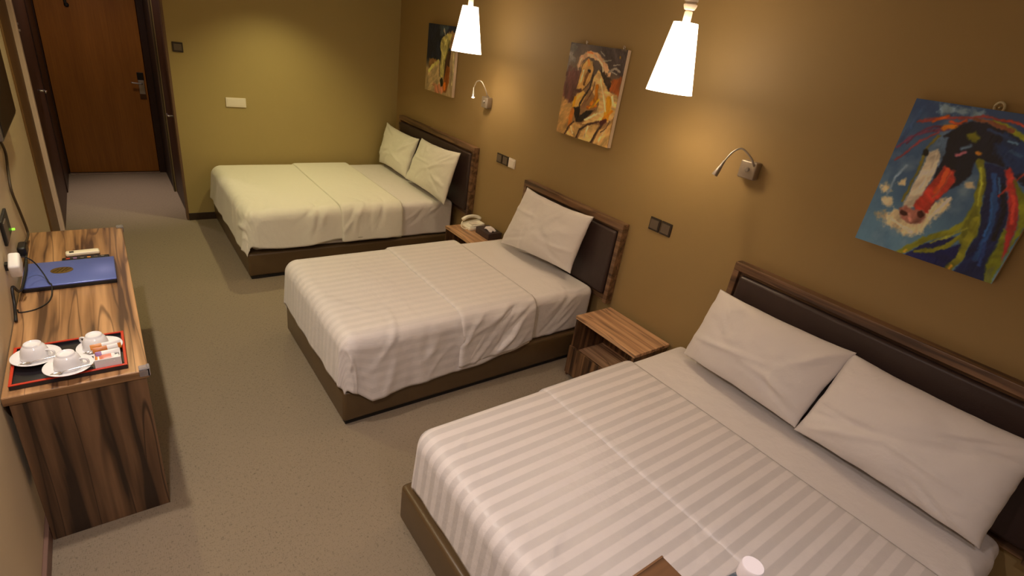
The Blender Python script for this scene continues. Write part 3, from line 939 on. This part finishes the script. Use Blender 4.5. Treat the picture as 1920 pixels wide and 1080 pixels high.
# telephone and tissue box on the far nightstand
ZN = .492
t = thing('telephone', (2.70, 4.00, ZN), 'ivory corded telephone on the nightstand between far and middle beds', 'telephone')
b = box(2.62, 2.80, 3.915, 4.075, ZN + .001, ZN + .03, .008, 3)
box(2.63, 2.80, 3.925, 4.065, ZN + .02, ZN + .05, .010, 3, bm=b, rot=((2.7, 4, ZN + .03), -.12, 'Y'))
mesh_obj('body', b, M['phone'], t, auto=50)
b = tube([(2.615, 4.045, ZN + .070), (2.66, 4.045, ZN + .093), (2.72, 4.045, ZN + .100), (2.78, 4.045, ZN + .088), (2.815, 4.045, ZN + .066)], lambda q: .019 - .004 * math.sin(PI * q), 12)
mesh_obj('handset', b, M['phone'], t, smooth=True)
mesh_obj('keypad', box(2.66, 2.75, 3.935, 4.005, ZN + .048, ZN + .056, .003), M['white_plate'], t)
mesh_obj('cord', tube([(2.615, 4.045, ZN + .055), (2.59, 4.02, ZN + .02), (2.60, 3.97, ZN + .006), (2.62, 3.95, ZN + .012)], .004, 8), M['phone'], t, smooth=True)
t = thing('tissue_box', (2.74, 3.76, ZN), 'dark brown tissue box beside the telephone', 'tissue box')
mesh_obj('box_body', box(2.66, 2.81, 3.655, 3.875, ZN, ZN + .062, .006, 3), M['tissue_box'], t, auto=40)
g = np.zeros((17, 17, 3))
for i in range(17):
    for j in range(17):
        u = i / 8 - 1; v = j / 8 - 1
        rr = math.sqrt(u * u + v * v)
        g[i, j] = (2.735 + .042 * u * (1 - .25 * v * v), 3.745 + .060 * v, ZN + .064 + .034 * max(0, 1 - rr * .75) + .006 * math.sin(5 * u + 3 * v))
grid_obj('tissue', g, M['tissue'], t, solid=.002)


# ------------------------------------------------------------------ pendant lamps
def glow_mat():
    m, nt, bs = new_mat('lit_white_fabric_shade')
    bs.inputs['Base Color'].default_value = rgb(245, 240, 230)
    bs.inputs['Roughness'].default_value = .8
    bs.inputs['Emission Color'].default_value = (1.0, .82, .62, 1)
    bs.inputs['Emission Strength'].default_value = SHADE
    return m


SHADE = 5.5
M['shade'] = glow_mat()


def make_pendant(x, y, z0, label, spin=0.0):
    t = thing('pendant_lamp', (x, y, CEIL), label, 'lamp', 'white pendant lamps above the nightstands')
    H = .335
    b = lathe([(.122, 0), (.062, H), (.060, H), (.120, 0)], (x, y, z0), 48, close=True)
    mesh_obj('lamp_shade', b, M['shade'], t, auto=40)
    zt = z0 + H
    b = lathe([(0, -.01), (.020, -.01), (.020, .050), (.017, .052), (.016, .056), (.026, .060), (.032, .072), (.034, .082), (.027, .087), (.024, .090), (.033, .096), (.034, .104), (.026, .110), (.020, .113), (.030, .120), (.022, .130), (.009, .136), (.006, CEIL - zt - .02), (.045, CEIL - zt - .018), (.045, CEIL - zt), (0, CEIL - zt)], (x, y, zt), 28)
    mesh_obj('turned_stem', b, M['white_gloss'], t, auto=35)
    b = box(x - .061, x + .061, y - .002, y + .002, zt - .012, zt - .008)
    box(x - .002, x + .002, y - .061, y + .061, zt - .012, zt - .008, bm=b)
    mesh_obj('shade_ring', b, M['white_gloss'], t)
    b = lathe([(0, 0), (.018, .006), (.029, .025), (.030, .04), (.020, .065), (.013, .08), (.013, .11), (0, .11)], (x, y, zt - .17), 20)
    mesh_obj('bulb', b, M['bulb'], t, smooth=True)
    lamp('pendant_light', 'POINT', (x, y, z0 + .10), 5.5, (1.0, .79, .54), .035)
    return t


m_, nt_, bs_ = new_mat('glowing_bulb')
bs_.inputs['Emission Color'].default_value = (1, .8, .5, 1)
bs_.inputs['Emission Strength'].default_value = 12
M['bulb'] = m_
make_pendant(2.45, 1.91, 2.030, 'larger-looking glowing white cone pendant lamp above the nearer nightstand')
make_pendant(2.45, 3.99, 2.022, 'glowing white cone pendant lamp in front of the leftmost painting')


# ------------------------------------------------------------------ gooseneck reading lamps
def reading_lamp(pts, y, z, label, lit=0.0):
    t = thing('reading_lamp', (XW, y, z), label, 'lamp', 'gooseneck reading lamps')
    mesh_obj('wall_box', box(XW - .055, XW, y - .052, y + .046, z - .050, z + .046, .008, 3), M['nickel_dull'], t, auto=40)
    mesh_obj('knob', lathe([(0, 0), (.012, 0), (.012, .012), (.009, .015), (0, .015)], (XW - .054, y - .006, z + .002), 16, rot=Matrix.Rotation(-PI / 2, 3, 'Y')), M['satin'], t, auto=40)
    p = [Vector(q) for q in pts]
    mesh_obj('gooseneck', tube([p[0] + Vector((.02, 0, -.015))] + p[:-1], .0048, 10), M['satin'], t, smooth=True)
    a, b_ = p[-2], p[-1]
    d = (b_ - a); n = d.normalized()
    rot = n.to_track_quat('Z', 'Y').to_matrix()
    L = d.length + .012
    bb = lathe([(0, -.004), (.007, -.002), (.008, .02), (.013, L * .6), (.017, L * .92), (.017, L), (.014, L), (.012, L * .85), (0, L * .85)], tuple(a), 20, rot=rot)
    mesh_obj('lamp_head', bb, M['satin'], t, auto=40)
    e = plain('led_lens' + ('_lit' if lit else ''), rgb(240, 230, 210), .3, Emission_Color=(1, .85, .6, 1), Emission_Strength=lit)
    mesh_obj('lens', lathe([(0, 0), (.0125, 0), (.0125, .002), (0, .003)], tuple(a + n * (L * .93)), 16, rot=rot), e, t)
    return t


reading_lamp([(2.79, 1.505, 1.745), (2.770, 1.517, 1.775), (2.745, 1.567, 1.811), (2.72, 1.600, 1.787), (2.70, 1.622, 1.732), (2.68, 1.638, 1.660)], 1.540, 1.705,
             'chrome gooseneck reading lamp between the dark switches and the blue horse painting')
reading_lamp([(2.79, 4.12, 1.69), (2.765, 4.125, 1.74), (2.745, 4.169, 1.797), (2.72, 4.207, 1.79), (2.70, 4.215, 1.735), (2.68, 4.180, 1.668)], 4.185, 1.625,
             'lit chrome gooseneck reading lamp below the far pendant lamp', lit=14.0)
lamp('reading_light', 'SPOT', (2.68, 4.180, 1.655), 1.2, WARM, .012, 90, .5, aim=(2.62, 4.15, .5))
lamp('reading_light', 'POINT', (2.655, 4.165, 1.640), .25, WARM, .012)


# ------------------------------------------------------------------ paintings (oil on canvas, painted point by point)
def painting(y1, w, z1, h, data, base_fn, label, seed, name='painting', warp=.008, gain=1.2):
    nx, ny = 230, 272
    u = np.linspace(0, 1, nx); v = np.linspace(0, 1, ny)
    U, V = np.meshgrid(u, v, indexing='ij')
    wu = U + warp * fbm(U * 14, V * 14, seed) + .004 * vnoise(U * 70, V * 70, seed + 9)
    wv = V + warp * fbm(U * 14, V * 14, seed + 31) + .004 * vnoise(U * 70, V * 70, seed + 19)
    C = base_fn(U, V)
    asp = h / w
    hgt = .5 * fbm(U * 60, V * 22, seed + 5)
    for k, (kind, col, wd, pts) in enumerate(data):
        P = np.array(pts)
        if kind == 'p':
            ins = np.zeros(U.shape, bool); dist = np.full(U.shape, 9.0)
            n = len(P)
            for i in range(n):
                x0, y0 = P[i]; x2, y2 = P[(i + 1) % n]
                cond = ((y0 > wv) != (y2 > wv)) & (wu < (x2 - x0) * (wv - y0) / (y2 - y0 + 1e-12) + x0)
                ins ^= cond
                ex, ey = x2 - x0, (y2 - y0)
                tt = np.clip(((wu - x0) * ex + (wv - y0) * ey) / (ex * ex + ey * ey + 1e-12), 0, 1)
                dist = np.minimum(dist, np.hypot(wu - x0 - tt * ex, wv - y0 - tt * ey))
            sd = np.where(ins, dist, -dist)
            soft = max(wd, .014)
            al = np.clip(sd / soft + .5, 0, 1)
            al = np.clip(sd / soft + .5 + (1.5 if wd > .015 else .5) * fbm(U * 24, V * 24, seed + k), 0, 1)
        else:
            dist = np.full(U.shape, 9.0)
            for (x0, y0), (x2, y2) in zip(pts[:-1], pts[1:]):
                ex, ey = x2 - x0, (y2 - y0)
                tt = np.clip(((wu - x0) * ex + (wv - y0) * ey) / (ex * ex + ey * ey + 1e-12), 0, 1)
                dist = np.minimum(dist, np.hypot(wu - x0 - tt * ex, (wv - y0 - tt * ey) * asp))
            al = np.clip((wd / 2 * (1 + .3 * vnoise(U * 20, V * 20, seed + k)) - dist) / .013 + .5, 0, 1)
        g = k * 2.4
        ru = U * math.cos(g) + V * math.sin(g); rv = V * math.cos(g) - U * math.sin(g)
        sh = 1 + .34 * fbm(ru * 16 + k, rv * 6 + k * 3, seed + k) + .06 * vnoise(ru * 50, rv * 22, seed + k)
        c = np.array(col, float)[None, None, :] * sh[..., None]
        C = C * (1 - al[..., None]) + c * al[..., None]
        hgt = hgt * (1 - al) + al * (.4 + .6 * vnoise(U * 80, V * 34, seed + k))
    C = np.clip(C * gain / 255.0, 0, 1)
    Cl = np.where(C <= .04045, C / 12.92, ((C + .055) / 1.055) ** 2.4)
    t = thing(name, (XW, y1 - w / 2, z1 - h), label, 'painting', None)
    edge = mesh_obj('stretched_canvas', box(XW - .036, XW - .006, y1 - w, y1, z1 - h, z1, .002), M['canvas_edge'], t)
    P = np.stack([np.full(U.shape, XW - .0372) - .0012 * hgt, y1 - w * U, z1 - h * V], -1)
    m, nt, bs = new_mat('oil_paint')
    at = nt.nodes.new('ShaderNodeVertexColor'); at.layer_name = 'paint'
    nt.links.new(at.outputs['Color'], bs.inputs['Base Color'])
    bs.inputs['Roughness'].default_value = .45
    o = grid_obj('painted_surface', P, m, t)
    ca = o.data.color_attributes.new('paint', 'FLOAT_COLOR', 'POINT')
    flat = np.concatenate([Cl.reshape(-1, 3), np.ones((Cl.shape[0] * Cl.shape[1], 1))], 1).astype(np.float32)
    ca.data.foreach_set('color', flat.reshape(-1))
    return t


def mixc(a, b, t):
    return np.array(a, float) * (1 - t[..., None]) + np.array(b, float) * t[..., None]


def base3(U, V):
    t = np.clip(V * 1.1 - .1 + .35 * fbm(U * 5, V * 5, 3), 0, 1)
    c = mixc((44, 72, 120), (92, 134, 170), t)
    w = np.clip(fbm(U * 7, V * 7, 8) * 1.6 - .2, 0, 1)
    return c * (1 - .5 * w[..., None]) + np.array((140, 165, 185.)) * .5 * w[..., None]


def base2(U, V):
    t = np.clip(V * 1.5 + .3 * fbm(U * 4, V * 4, 5), 0, 1)
    return mixc((78, 70, 68), (150, 112, 72), t) * (1 + .15 * fbm(U * 12, V * 12, 4))[..., None]


def base1(U, V):
    t = np.clip((V - .5) * 6, 0, 1)
    return mixc((26, 36, 56), (158, 138, 100), t) * (1 + .15 * fbm(U * 12, V * 12, 4))[..., None]


PAINT3=[('p',(196,186,158),0.03,[(0.052,0.787),(0.215,0.714),(0.302,0.773),(0.402,0.662),(0.426,0.602),(0.496,0.53),(0.543,0.57),(0.496,0.691),(0.45,0.786),(0.407,0.87),(0.3,0.861),(0.198,0.833),(0.119,0.828)]),('p',(196,186,158),0.02,[(0.022,0.594),(0.054,0.566),(0.107,0.608),(0.061,0.63)]),('p',(196,186,158),0.02,[(0.12,0.55),(0.172,0.523),(0.187,0.553),(0.139,0.573)]),('p',(186,180,158),0.02,[(0.057,0.67),(0.148,0.661),(0.139,0.712),(0.087,0.712)]),('p',(186,180,158),0.02,[(0.554,0.445),(0.594,0.423),(0.607,0.464),(0.569,0.473)]),('p',(120,150,175),0.03,[(0.169,0.017),(0.287,0.013),(0.439,0.025),(0.433,0.061),(0.261,0.064),(0.18,0.052)]),('s',(104,52,84),0.021,[(0.287,0.152),(0.156,0.192),(0.072,0.245),(0.009,0.323)]),('s',(150,62,70),0.015,[(0.244,0.183),(0.146,0.258),(0.089,0.341),(0.041,0.403)]),('s',(92,44,74),0.015,[(0.298,0.136),(0.191,0.155),(0.119,0.198),(0.063,0.286)]),('s',(140,60,62),0.02,[(0.578,0.05),(0.472,0.044),(0.365,0.072),(0.226,0.094),(0.081,0.139)]),('s',(205,92,30),0.019,[(0.25,0.078),(0.206,0.106),(0.176,0.123)]),('s',(214,128,24),0.032,[(0.333,0.131),(0.28,0.136),(0.267,0.15)]),('s',(190,80,40),0.019,[(0.374,0.088),(0.337,0.113),(0.285,0.108)]),('p',(14,19,40),0.012,[(0.28,0.202),(0.359,0.108),(0.485,0.07),(0.619,0.083),(0.757,0.155),(0.83,0.175),(0.931,0.372),(0.876,0.386),(0.819,0.364),(0.726,0.312),(0.593,0.294),(0.55,0.316),(0.561,0.386),(0.519,0.473),(0.465,0.519),(0.426,0.602),(0.406,0.669),(0.378,0.561),(0.38,0.455),(0.398,0.386),(0.35,0.475),(0.333,0.361)]),('p',(22,52,104),0.03,[(0.643,0.13),(0.763,0.166),(0.841,0.195),(0.92,0.352),(0.807,0.342),(0.709,0.281),(0.613,0.183)]),('s',(36,62,110),0.021,[(0.531,0.116),(0.622,0.134),(0.72,0.173)]),('s',(128,136,34),0.029,[(0.537,0.067),(0.619,0.083),(0.746,0.134),(0.824,0.164)]),('s',(170,62,48),0.021,[(0.578,0.05),(0.657,0.053),(0.73,0.064)]),('s',(120,72,50),0.027,[(0.424,0.069),(0.509,0.072),(0.663,0.103)]),('p',(84,112,150),0.012,[(0.252,0.213),(0.319,0.206),(0.346,0.295),(0.348,0.391),(0.296,0.369),(0.269,0.286)]),('p',(198,192,178),0.01,[(0.243,0.309),(0.291,0.275),(0.33,0.323),(0.337,0.452),(0.33,0.572),(0.309,0.673),(0.239,0.709),(0.235,0.637),(0.241,0.447)]),('s',(112,104,32),0.015,[(0.256,0.206),(0.215,0.283),(0.228,0.423),(0.219,0.573),(0.222,0.656)]),('s',(10,10,12),0.04,[(0.217,0.308),(0.224,0.322)]),('p',(128,130,30),0.015,[(0.417,0.17),(0.463,0.144),(0.511,0.178),(0.494,0.205),(0.444,0.202)]),('s',(96,126,160),0.024,[(0.433,0.253),(0.474,0.227)]),('s',(150,90,110),0.021,[(0.415,0.294),(0.463,0.266)]),('s',(176,120,40),0.029,[(0.533,0.259),(0.55,0.264)]),('p',(182,58,48),0.01,[(0.378,0.37),(0.461,0.397),(0.487,0.461),(0.461,0.539),(0.42,0.617),(0.417,0.692),(0.337,0.7),(0.302,0.662),(0.324,0.587),(0.35,0.475)]),('s',(205,84,44),0.027,[(0.409,0.395),(0.415,0.472),(0.396,0.542)]),('p',(140,92,84),0.01,[(0.215,0.714),(0.257,0.681),(0.319,0.692),(0.391,0.681),(0.417,0.72),(0.398,0.767),(0.339,0.791),(0.269,0.772)]),('s',(58,24,22),0.032,[(0.252,0.725),(0.28,0.734)]),('s',(62,22,20),0.037,[(0.365,0.703),(0.376,0.717)]),('s',(184,130,120),0.019,[(0.3,0.725),(0.33,0.766)]),('p',(17,33,84),0.01,[(0.598,0.305),(0.726,0.312),(0.809,0.45),(0.887,0.578),(0.902,0.675),(0.919,0.825),(0.952,0.975),(0.961,1.027),(0.748,1.031),(0.772,0.877),(0.767,0.717),(0.706,0.527)]),('s',(32,74,142),0.032,[(0.691,0.369),(0.785,0.531),(0.83,0.697),(0.837,0.881)]),('s',(10,16,40),0.029,[(0.765,0.413),(0.848,0.564),(0.881,0.733)]),('p',(14,24,84),0.01,[(0.391,1.014),(0.469,0.908),(0.628,0.794),(0.676,0.786),(0.581,0.912),(0.715,0.812),(0.746,0.898),(0.696,1.008),(0.526,1.027)]),('s',(122,128,38),0.051,[(0.578,0.309),(0.635,0.394),(0.667,0.486),(0.687,0.583),(0.672,0.678),(0.613,0.764),(0.507,0.845),(0.431,0.92),(0.356,1.002)]),('s',(128,132,36),0.035,[(0.683,0.777),(0.631,0.855),(0.569,0.917),(0.457,0.958)]),('p',(116,124,40),0.01,[(0.674,0.536),(0.748,0.644),(0.778,0.739),(0.744,0.845),(0.681,0.797),(0.663,0.708)]),('s',(130,134,40),0.048,[(0.72,0.652),(0.741,0.778),(0.746,0.898),(0.709,0.995)]),('s',(190,160,50),0.019,[(0.396,0.967),(0.389,0.981)]),('s',(196,150,40),0.021,[(0.72,0.978),(0.711,0.998)]),('p',(166,48,52),0.01,[(0.728,0.325),(0.754,0.302),(0.837,0.395),(0.919,0.519),(0.963,0.631),(0.98,0.766),(0.981,0.863),(0.92,0.669),(0.863,0.534)]),('s',(176,56,44),0.012,[(0.843,0.322),(0.809,0.389),(0.778,0.483)]),('p',(118,128,28),0.01,[(0.813,0.37),(0.898,0.428),(0.985,0.453),(1.039,0.558),(1.0,0.625),(0.983,0.836),(0.991,1.002),(0.946,1.003),(0.906,0.897),(0.909,0.762),(0.902,0.662),(0.92,0.669),(0.987,0.861),(0.983,0.764),(0.965,0.63),(0.919,0.519)]),('s',(60,110,170),0.012,[(0.724,0.373),(0.774,0.459)]),('s',(40,92,164),0.016,[(0.731,0.47),(0.793,0.605),(0.815,0.728)]),('s',(32,62,134),0.024,[(0.843,0.772),(0.87,0.909)]),('s',(90,130,170),0.011,[(0.669,0.159),(0.722,0.167)]),('s',(46,84,140),0.019,[(0.706,0.211),(0.783,0.23)]),('s',(158,168,60),0.013,[(0.594,0.342),(0.652,0.441),(0.685,0.558)]),('s',(164,172,62),0.012,[(0.691,0.714),(0.624,0.787),(0.533,0.872)]),('s',(206,72,60),0.019,[(0.776,0.35),(0.867,0.484),(0.926,0.616)]),('s',(214,104,72),0.012,[(0.441,0.408),(0.435,0.487),(0.402,0.581)]),('s',(130,160,190),0.021,[(0.093,0.647),(0.091,0.522),(0.133,0.431)]),('s',(52,82,132),0.027,[(0.072,0.05),(0.043,0.186),(0.019,0.281)]),('s',(228,216,190),0.024,[(0.174,0.783),(0.276,0.811),(0.376,0.838)]),('s',(228,216,190),0.019,[(0.444,0.719),(0.485,0.612),(0.506,0.561)]),('s',(226,220,206),0.012,[(0.293,0.306),(0.302,0.433),(0.294,0.555)]),('p',(110,120,60),0.01,[(0.924,0.931),(0.963,0.891),(0.991,1.002),(0.952,1.003)])]
PAINT2=[('p',(100,62,54),0.05,[(-0.007,0.28),(0.277,0.263),(0.27,0.447),(0.218,0.629),(0.098,0.686),(-0.012,0.558)]),('p',(70,60,60),0.05,[(0.54,-0.006),(1.03,-0.002),(1.023,0.283),(0.826,0.261),(0.631,0.145)]),('p',(120,112,104),0.04,[(0.02,0.011),(0.114,0.028),(0.115,0.171),(0.03,0.289),(-0.004,0.182)]),('p',(176,138,84),0.04,[(0.002,0.608),(0.226,0.653),(0.25,0.803),(0.192,0.986),(-0.03,1.013),(-0.034,0.797)]),('p',(160,84,34),0.02,[(0.826,0.318),(0.995,0.258),(0.993,0.464),(0.822,0.417)]),('s',(206,164,124),0.072,[(0.22,0.22),(0.247,0.14),(0.369,0.094),(0.538,0.108),(0.684,0.186),(0.757,0.258)]),('s',(206,120,60),0.022,[(0.334,0.08),(0.428,0.08)]),('s',(150,140,130),0.025,[(0.758,0.234),(0.858,0.189),(0.941,0.214)]),('s',(170,165,150),0.014,[(0.631,0.145),(0.758,0.121)]),('s',(200,150,40),0.022,[(0.897,0.077),(0.901,0.088)]),('s',(210,160,60),0.031,[(0.806,0.327),(0.819,0.33)]),('p',(58,42,34),0.02,[(0.618,0.226),(0.751,0.269),(0.849,0.327),(0.829,0.41),(0.748,0.374)]),('p',(212,168,96),0.01,[(0.245,0.219),(0.361,0.142),(0.462,0.17),(0.504,0.239),(0.483,0.358),(0.385,0.462),(0.249,0.48),(0.265,0.373),(0.281,0.274)]),('s',(206,136,60),0.038,[(0.369,0.159),(0.405,0.201)]),('s',(112,72,30),0.041,[(0.425,0.27),(0.382,0.335),(0.373,0.41)]),('s',(40,26,20),0.028,[(0.417,0.263),(0.435,0.267)]),('s',(70,48,34),0.011,[(0.361,0.142),(0.279,0.215),(0.266,0.3),(0.247,0.473)]),('s',(70,48,34),0.011,[(0.462,0.173),(0.504,0.25),(0.472,0.373),(0.377,0.469)]),('p',(84,52,44),0.01,[(0.234,0.481),(0.341,0.459),(0.364,0.495),(0.298,0.531)]),('p',(222,184,120),0.01,[(0.581,0.236),(0.661,0.28),(0.803,0.42),(0.977,0.448),(1.0,0.514),(1.002,0.654),(0.952,0.734),(0.755,0.75),(0.684,0.788),(0.471,0.824),(0.579,0.723),(0.687,0.657),(0.702,0.582),(0.668,0.491),(0.588,0.502),(0.506,0.44),(0.528,0.318)]),('p',(214,172,92),0.01,[(0.266,0.533),(0.387,0.469),(0.451,0.52),(0.396,0.627),(0.348,0.686),(0.259,0.7),(0.218,0.629)]),('s',(206,150,24),0.038,[(0.256,0.572),(0.247,0.662)]),('s',(196,120,20),0.056,[(0.616,0.403),(0.639,0.519),(0.575,0.588)]),('s',(178,96,24),0.038,[(0.508,0.638),(0.654,0.604)]),('s',(140,100,70),0.056,[(0.46,0.557),(0.421,0.637)]),('s',(212,152,32),0.088,[(0.854,0.511),(0.886,0.602),(0.867,0.689)]),('s',(200,126,24),0.041,[(0.948,0.616),(0.826,0.72)]),('s',(48,34,30),0.025,[(0.51,0.297),(0.492,0.429),(0.403,0.552),(0.359,0.634),(0.382,0.706)]),('p',(32,22,20),0.012,[(0.247,0.682),(0.362,0.657),(0.398,0.753),(0.508,0.673),(0.65,0.651),(0.549,0.73),(0.446,0.816),(0.343,0.821)]),('s',(52,38,30),0.016,[(0.623,0.244),(0.737,0.34),(0.826,0.417)]),('s',(194,118,44),0.072,[(0.249,0.714),(0.231,0.873)]),('p',(212,172,108),0.01,[(0.194,0.992),(0.311,0.835),(0.478,0.843),(0.393,0.994),(0.22,1.0)]),('p',(214,176,112),0.01,[(0.488,0.879),(0.606,0.807),(0.769,0.794),(0.682,1.003),(0.449,1.009)]),('p',(212,172,108),0.01,[(0.805,0.835),(0.925,0.775),(0.982,0.723),(0.991,1.009),(0.726,1.006)]),('s',(248,224,172),0.019,[(0.652,0.327),(0.748,0.48),(0.837,0.634)]),('s',(248,222,168),0.022,[(0.321,0.27),(0.307,0.393)]),('s',(244,218,164),0.028,[(0.899,0.47),(0.948,0.546)]),('s',(248,224,172),0.025,[(0.51,0.774),(0.657,0.704),(0.799,0.64)]),('s',(246,222,170),0.022,[(0.268,0.892),(0.323,0.961)]),('s',(246,222,170),0.022,[(0.588,0.847),(0.552,0.97)]),('s',(246,222,170),0.022,[(0.885,0.832),(0.824,0.956)]),('s',(110,70,40),0.016,[(0.563,0.362),(0.554,0.458),(0.483,0.564)]),('s',(238,178,34),0.025,[(0.682,0.536),(0.623,0.605),(0.549,0.635)]),('s',(228,198,164),0.017,[(0.249,0.146),(0.206,0.234),(0.213,0.269)]),('s',(232,204,170),0.019,[(0.472,0.096),(0.618,0.168),(0.668,0.244)]),('s',(190,186,176),0.011,[(0.796,0.23),(0.897,0.244)]),('s',(176,170,160),0.008,[(0.813,0.171),(0.918,0.145)]),('s',(176,170,160),0.008,[(0.558,0.049),(0.65,0.086)]),('s',(64,42,34),0.025,[(0.757,0.756),(0.568,0.819),(0.44,0.901),(0.407,1.005)]),('s',(64,42,34),0.031,[(0.838,0.755),(0.748,0.882),(0.691,1.008)]),('s',(60,40,30),0.019,[(0.311,0.832),(0.224,0.899),(0.174,1.002)]),('s',(84,34,34),0.044,[(0.799,0.761),(0.87,0.731)]),('s',(70,46,36),0.016,[(0.947,0.723),(0.897,0.805),(0.831,0.854)])]
PAINT1=[('p',(24,34,54),0.02,[(0.075,-0.05),(1.327,-0.03),(1.363,0.298),(1.143,0.392),(0.61,0.505),(0.452,0.503),(0.089,0.522)]),('p',(60,74,84),0.04,[(0.402,0.009),(0.703,0.008),(0.647,0.1),(0.43,0.161)]),('p',(124,92,56),0.02,[(0.087,0.506),(0.473,0.502),(0.421,0.547),(0.111,0.652)]),('p',(172,152,112),0.02,[(0.083,0.689),(0.301,0.552),(0.513,0.506),(0.583,0.731),(0.603,0.998),(0.087,1.009),(0.071,0.791)]),('s',(190,182,110),0.057,[(0.438,0.53),(0.231,0.623),(0.12,0.702)]),('p',(184,124,94),0.03,[(0.277,0.883),(0.637,0.855),(0.757,0.969),(0.423,1.006)]),('p',(150,118,84),0.02,[(0.523,0.048),(0.621,0.117),(0.824,0.067),(1.15,0.097),(1.198,0.327),(0.882,0.355),(0.755,0.275)]),('s',(160,164,160),0.024,[(0.572,0.059),(0.609,0.133)]),('p',(64,40,28),0.015,[(0.734,0.353),(0.882,0.355),(0.87,0.478),(0.826,0.639),(0.845,0.828),(0.776,0.967),(0.682,0.881),(0.678,0.623),(0.685,0.497)]),('p',(152,134,104),0.015,[(0.859,0.334),(1.167,0.345),(1.172,0.45),(1.146,0.666),(1.137,0.98),(0.838,0.991),(0.838,0.702),(0.842,0.481)]),('s',(190,180,140),0.038,[(0.96,0.378),(0.984,0.591),(0.974,0.811)]),('s',(120,104,84),0.033,[(1.066,0.398),(1.085,0.672)]),('p',(136,74,24),0.015,[(0.753,0.553),(0.859,0.573),(0.864,0.794),(0.791,0.948),(0.696,0.961),(0.659,0.867)]),('s',(200,106,24),0.081,[(0.72,0.844),(0.73,0.898)]),('p',(168,160,96),0.01,[(0.461,0.291),(0.511,0.186),(0.687,0.113),(0.84,0.103),(0.8,0.27),(0.744,0.367),(0.678,0.498),(0.661,0.73),(0.53,0.756),(0.515,0.514),(0.529,0.386)]),('s',(196,190,130),0.033,[(0.696,0.158),(0.617,0.302),(0.591,0.506),(0.6,0.697)]),('s',(96,92,44),0.029,[(0.781,0.213),(0.734,0.353),(0.678,0.498)]),('s',(20,22,34),0.019,[(0.464,0.313),(0.515,0.45),(0.503,0.644),(0.511,0.739)]),('s',(24,28,22),0.105,[(0.603,0.802),(0.617,0.833)])]


painting(.905, .540, 2.182, .640, PAINT3, base3, 'blue-sky horse head painting in dark blue, red and lime green at right', 41, gain=1.22)
painting(3.164, .563, 2.211, .636, PAINT2, base2, 'golden-brown palomino horse painting between the two pendant lamps', 42, gain=1.18)
painting(5.370, .575, 2.205, .640, PAINT1, base1, 'pale horse on dark blue painting partly behind the far pendant lamp', 43)


def hook(y, z, mat, label, r=.011, th=.003):
    pts = [(XW - .012 - .004 * math.sin(a), y + r * math.cos(a) * .8, z + r * math.sin(a)) for a in [2 * PI * k / 10 for k in range(11)]]
    b = tube(pts, th, 8, n=3)
    box(XW - .014, XW, y - .003, y + .003, z - .003, z + .003, .001, bm=b)
    o = mesh_obj('picture_hook', b, mat, None, smooth=True)
    return tag(o, label, 'hook', 'hooks above the paintings')


hook(3.026, 2.221, M['chrome'], 'left metal hook above the golden horse painting')
hook(2.662, 2.221, M['chrome'], 'right metal hook above the golden horse painting')
hook(.626, 2.192, M['loop'], 'cream loop above the blue horse painting', .020, .0045)

# ------------------------------------------------------------------ tall cabinet under the camera with a water bottle
CX0, CX1, CY0, CY1, CZ = .20, .709, -.45, .306, 1.35
t = thing('tall_cabinet', ((CX0 + CX1) / 2, (CY0 + CY1) / 2, 0), 'dark walnut cabinet top whose corner shows at the bottom picture edge', 'cabinet')
mesh_obj('top', box(CX0, CX1, CY0, CY1, CZ - .022, CZ, .002), M['cab'], t)
mesh_obj('top_edging', box(CX0, CX1, CY1 - .002, CY1 + .002, CZ - .021, CZ + .001, .0005), M['wood_edge'], t)
mesh_obj('side_panel', box(CX0 + .002, CX0 + .02, CY0 + .002, CY1 - .004, 0, CZ - .022), M['cab'], t)
mesh_obj('side_panel', box(CX1 - .02, CX1 - .002, CY0 + .002, CY1 - .004, 0, CZ - .022), M['cab'], t)
mesh_obj('back_panel', box(CX0 + .02, CX1 - .02, CY1 - .02, CY1 - .006, 0, CZ - .022), M['cab'], t)
mesh_obj('door', box(CX0 + .02, CX1 - .02, CY0 + .004, CY0 + .022, .02, CZ - .024, .002), M['cab'], t)

bx, by = .641, .154
t = thing('water_bottle', (bx, by, CZ), 'clear plastic water bottle with white cap at the bottom picture edge', 'bottle')
prof = [(0, .004), (.026, .002), (.031, .008), (.032, .02), (.030, .03), (.032, .04), (.032, .07), (.030, .078), (.032, .086), (.032, .118), (.030, .130), (.025, .146), (.018, .162), (.0135, .168), (.0135, .186)]
b = lathe(prof + [(.0127, .186), (.0127, .168), (.017, .161), (.024, .146), (.029, .130), (.031, .118), (.031, .086), (.029, .078), (.031, .07), (.031, .04), (.029, .03), (.031, .02), (.030, .009), (.025, .004), (0, .006)], (bx, by, CZ), 36)
mesh_obj('bottle_body', b, M['bottle'], t, smooth=True)
b = lathe([(0, .0065), (.0245, .0045), (.0300, .0095), (.0305, .02), (.0285, .03), (.0305, .04), (.0305, .07), (.0285, .078), (.0305, .086), (.0305, .100), (0, .100)], (bx, by, CZ), 36)
mesh_obj('water', b, M['water'], t, smooth=True)
b = lathe([(.0140, .176), (.0158, .176), (.0160, .178), (.0160, .198), (.0146, .200), (0, .200)], (bx, by, CZ), 48)
mesh_obj('cap', b, M['cap'], t, auto=40)
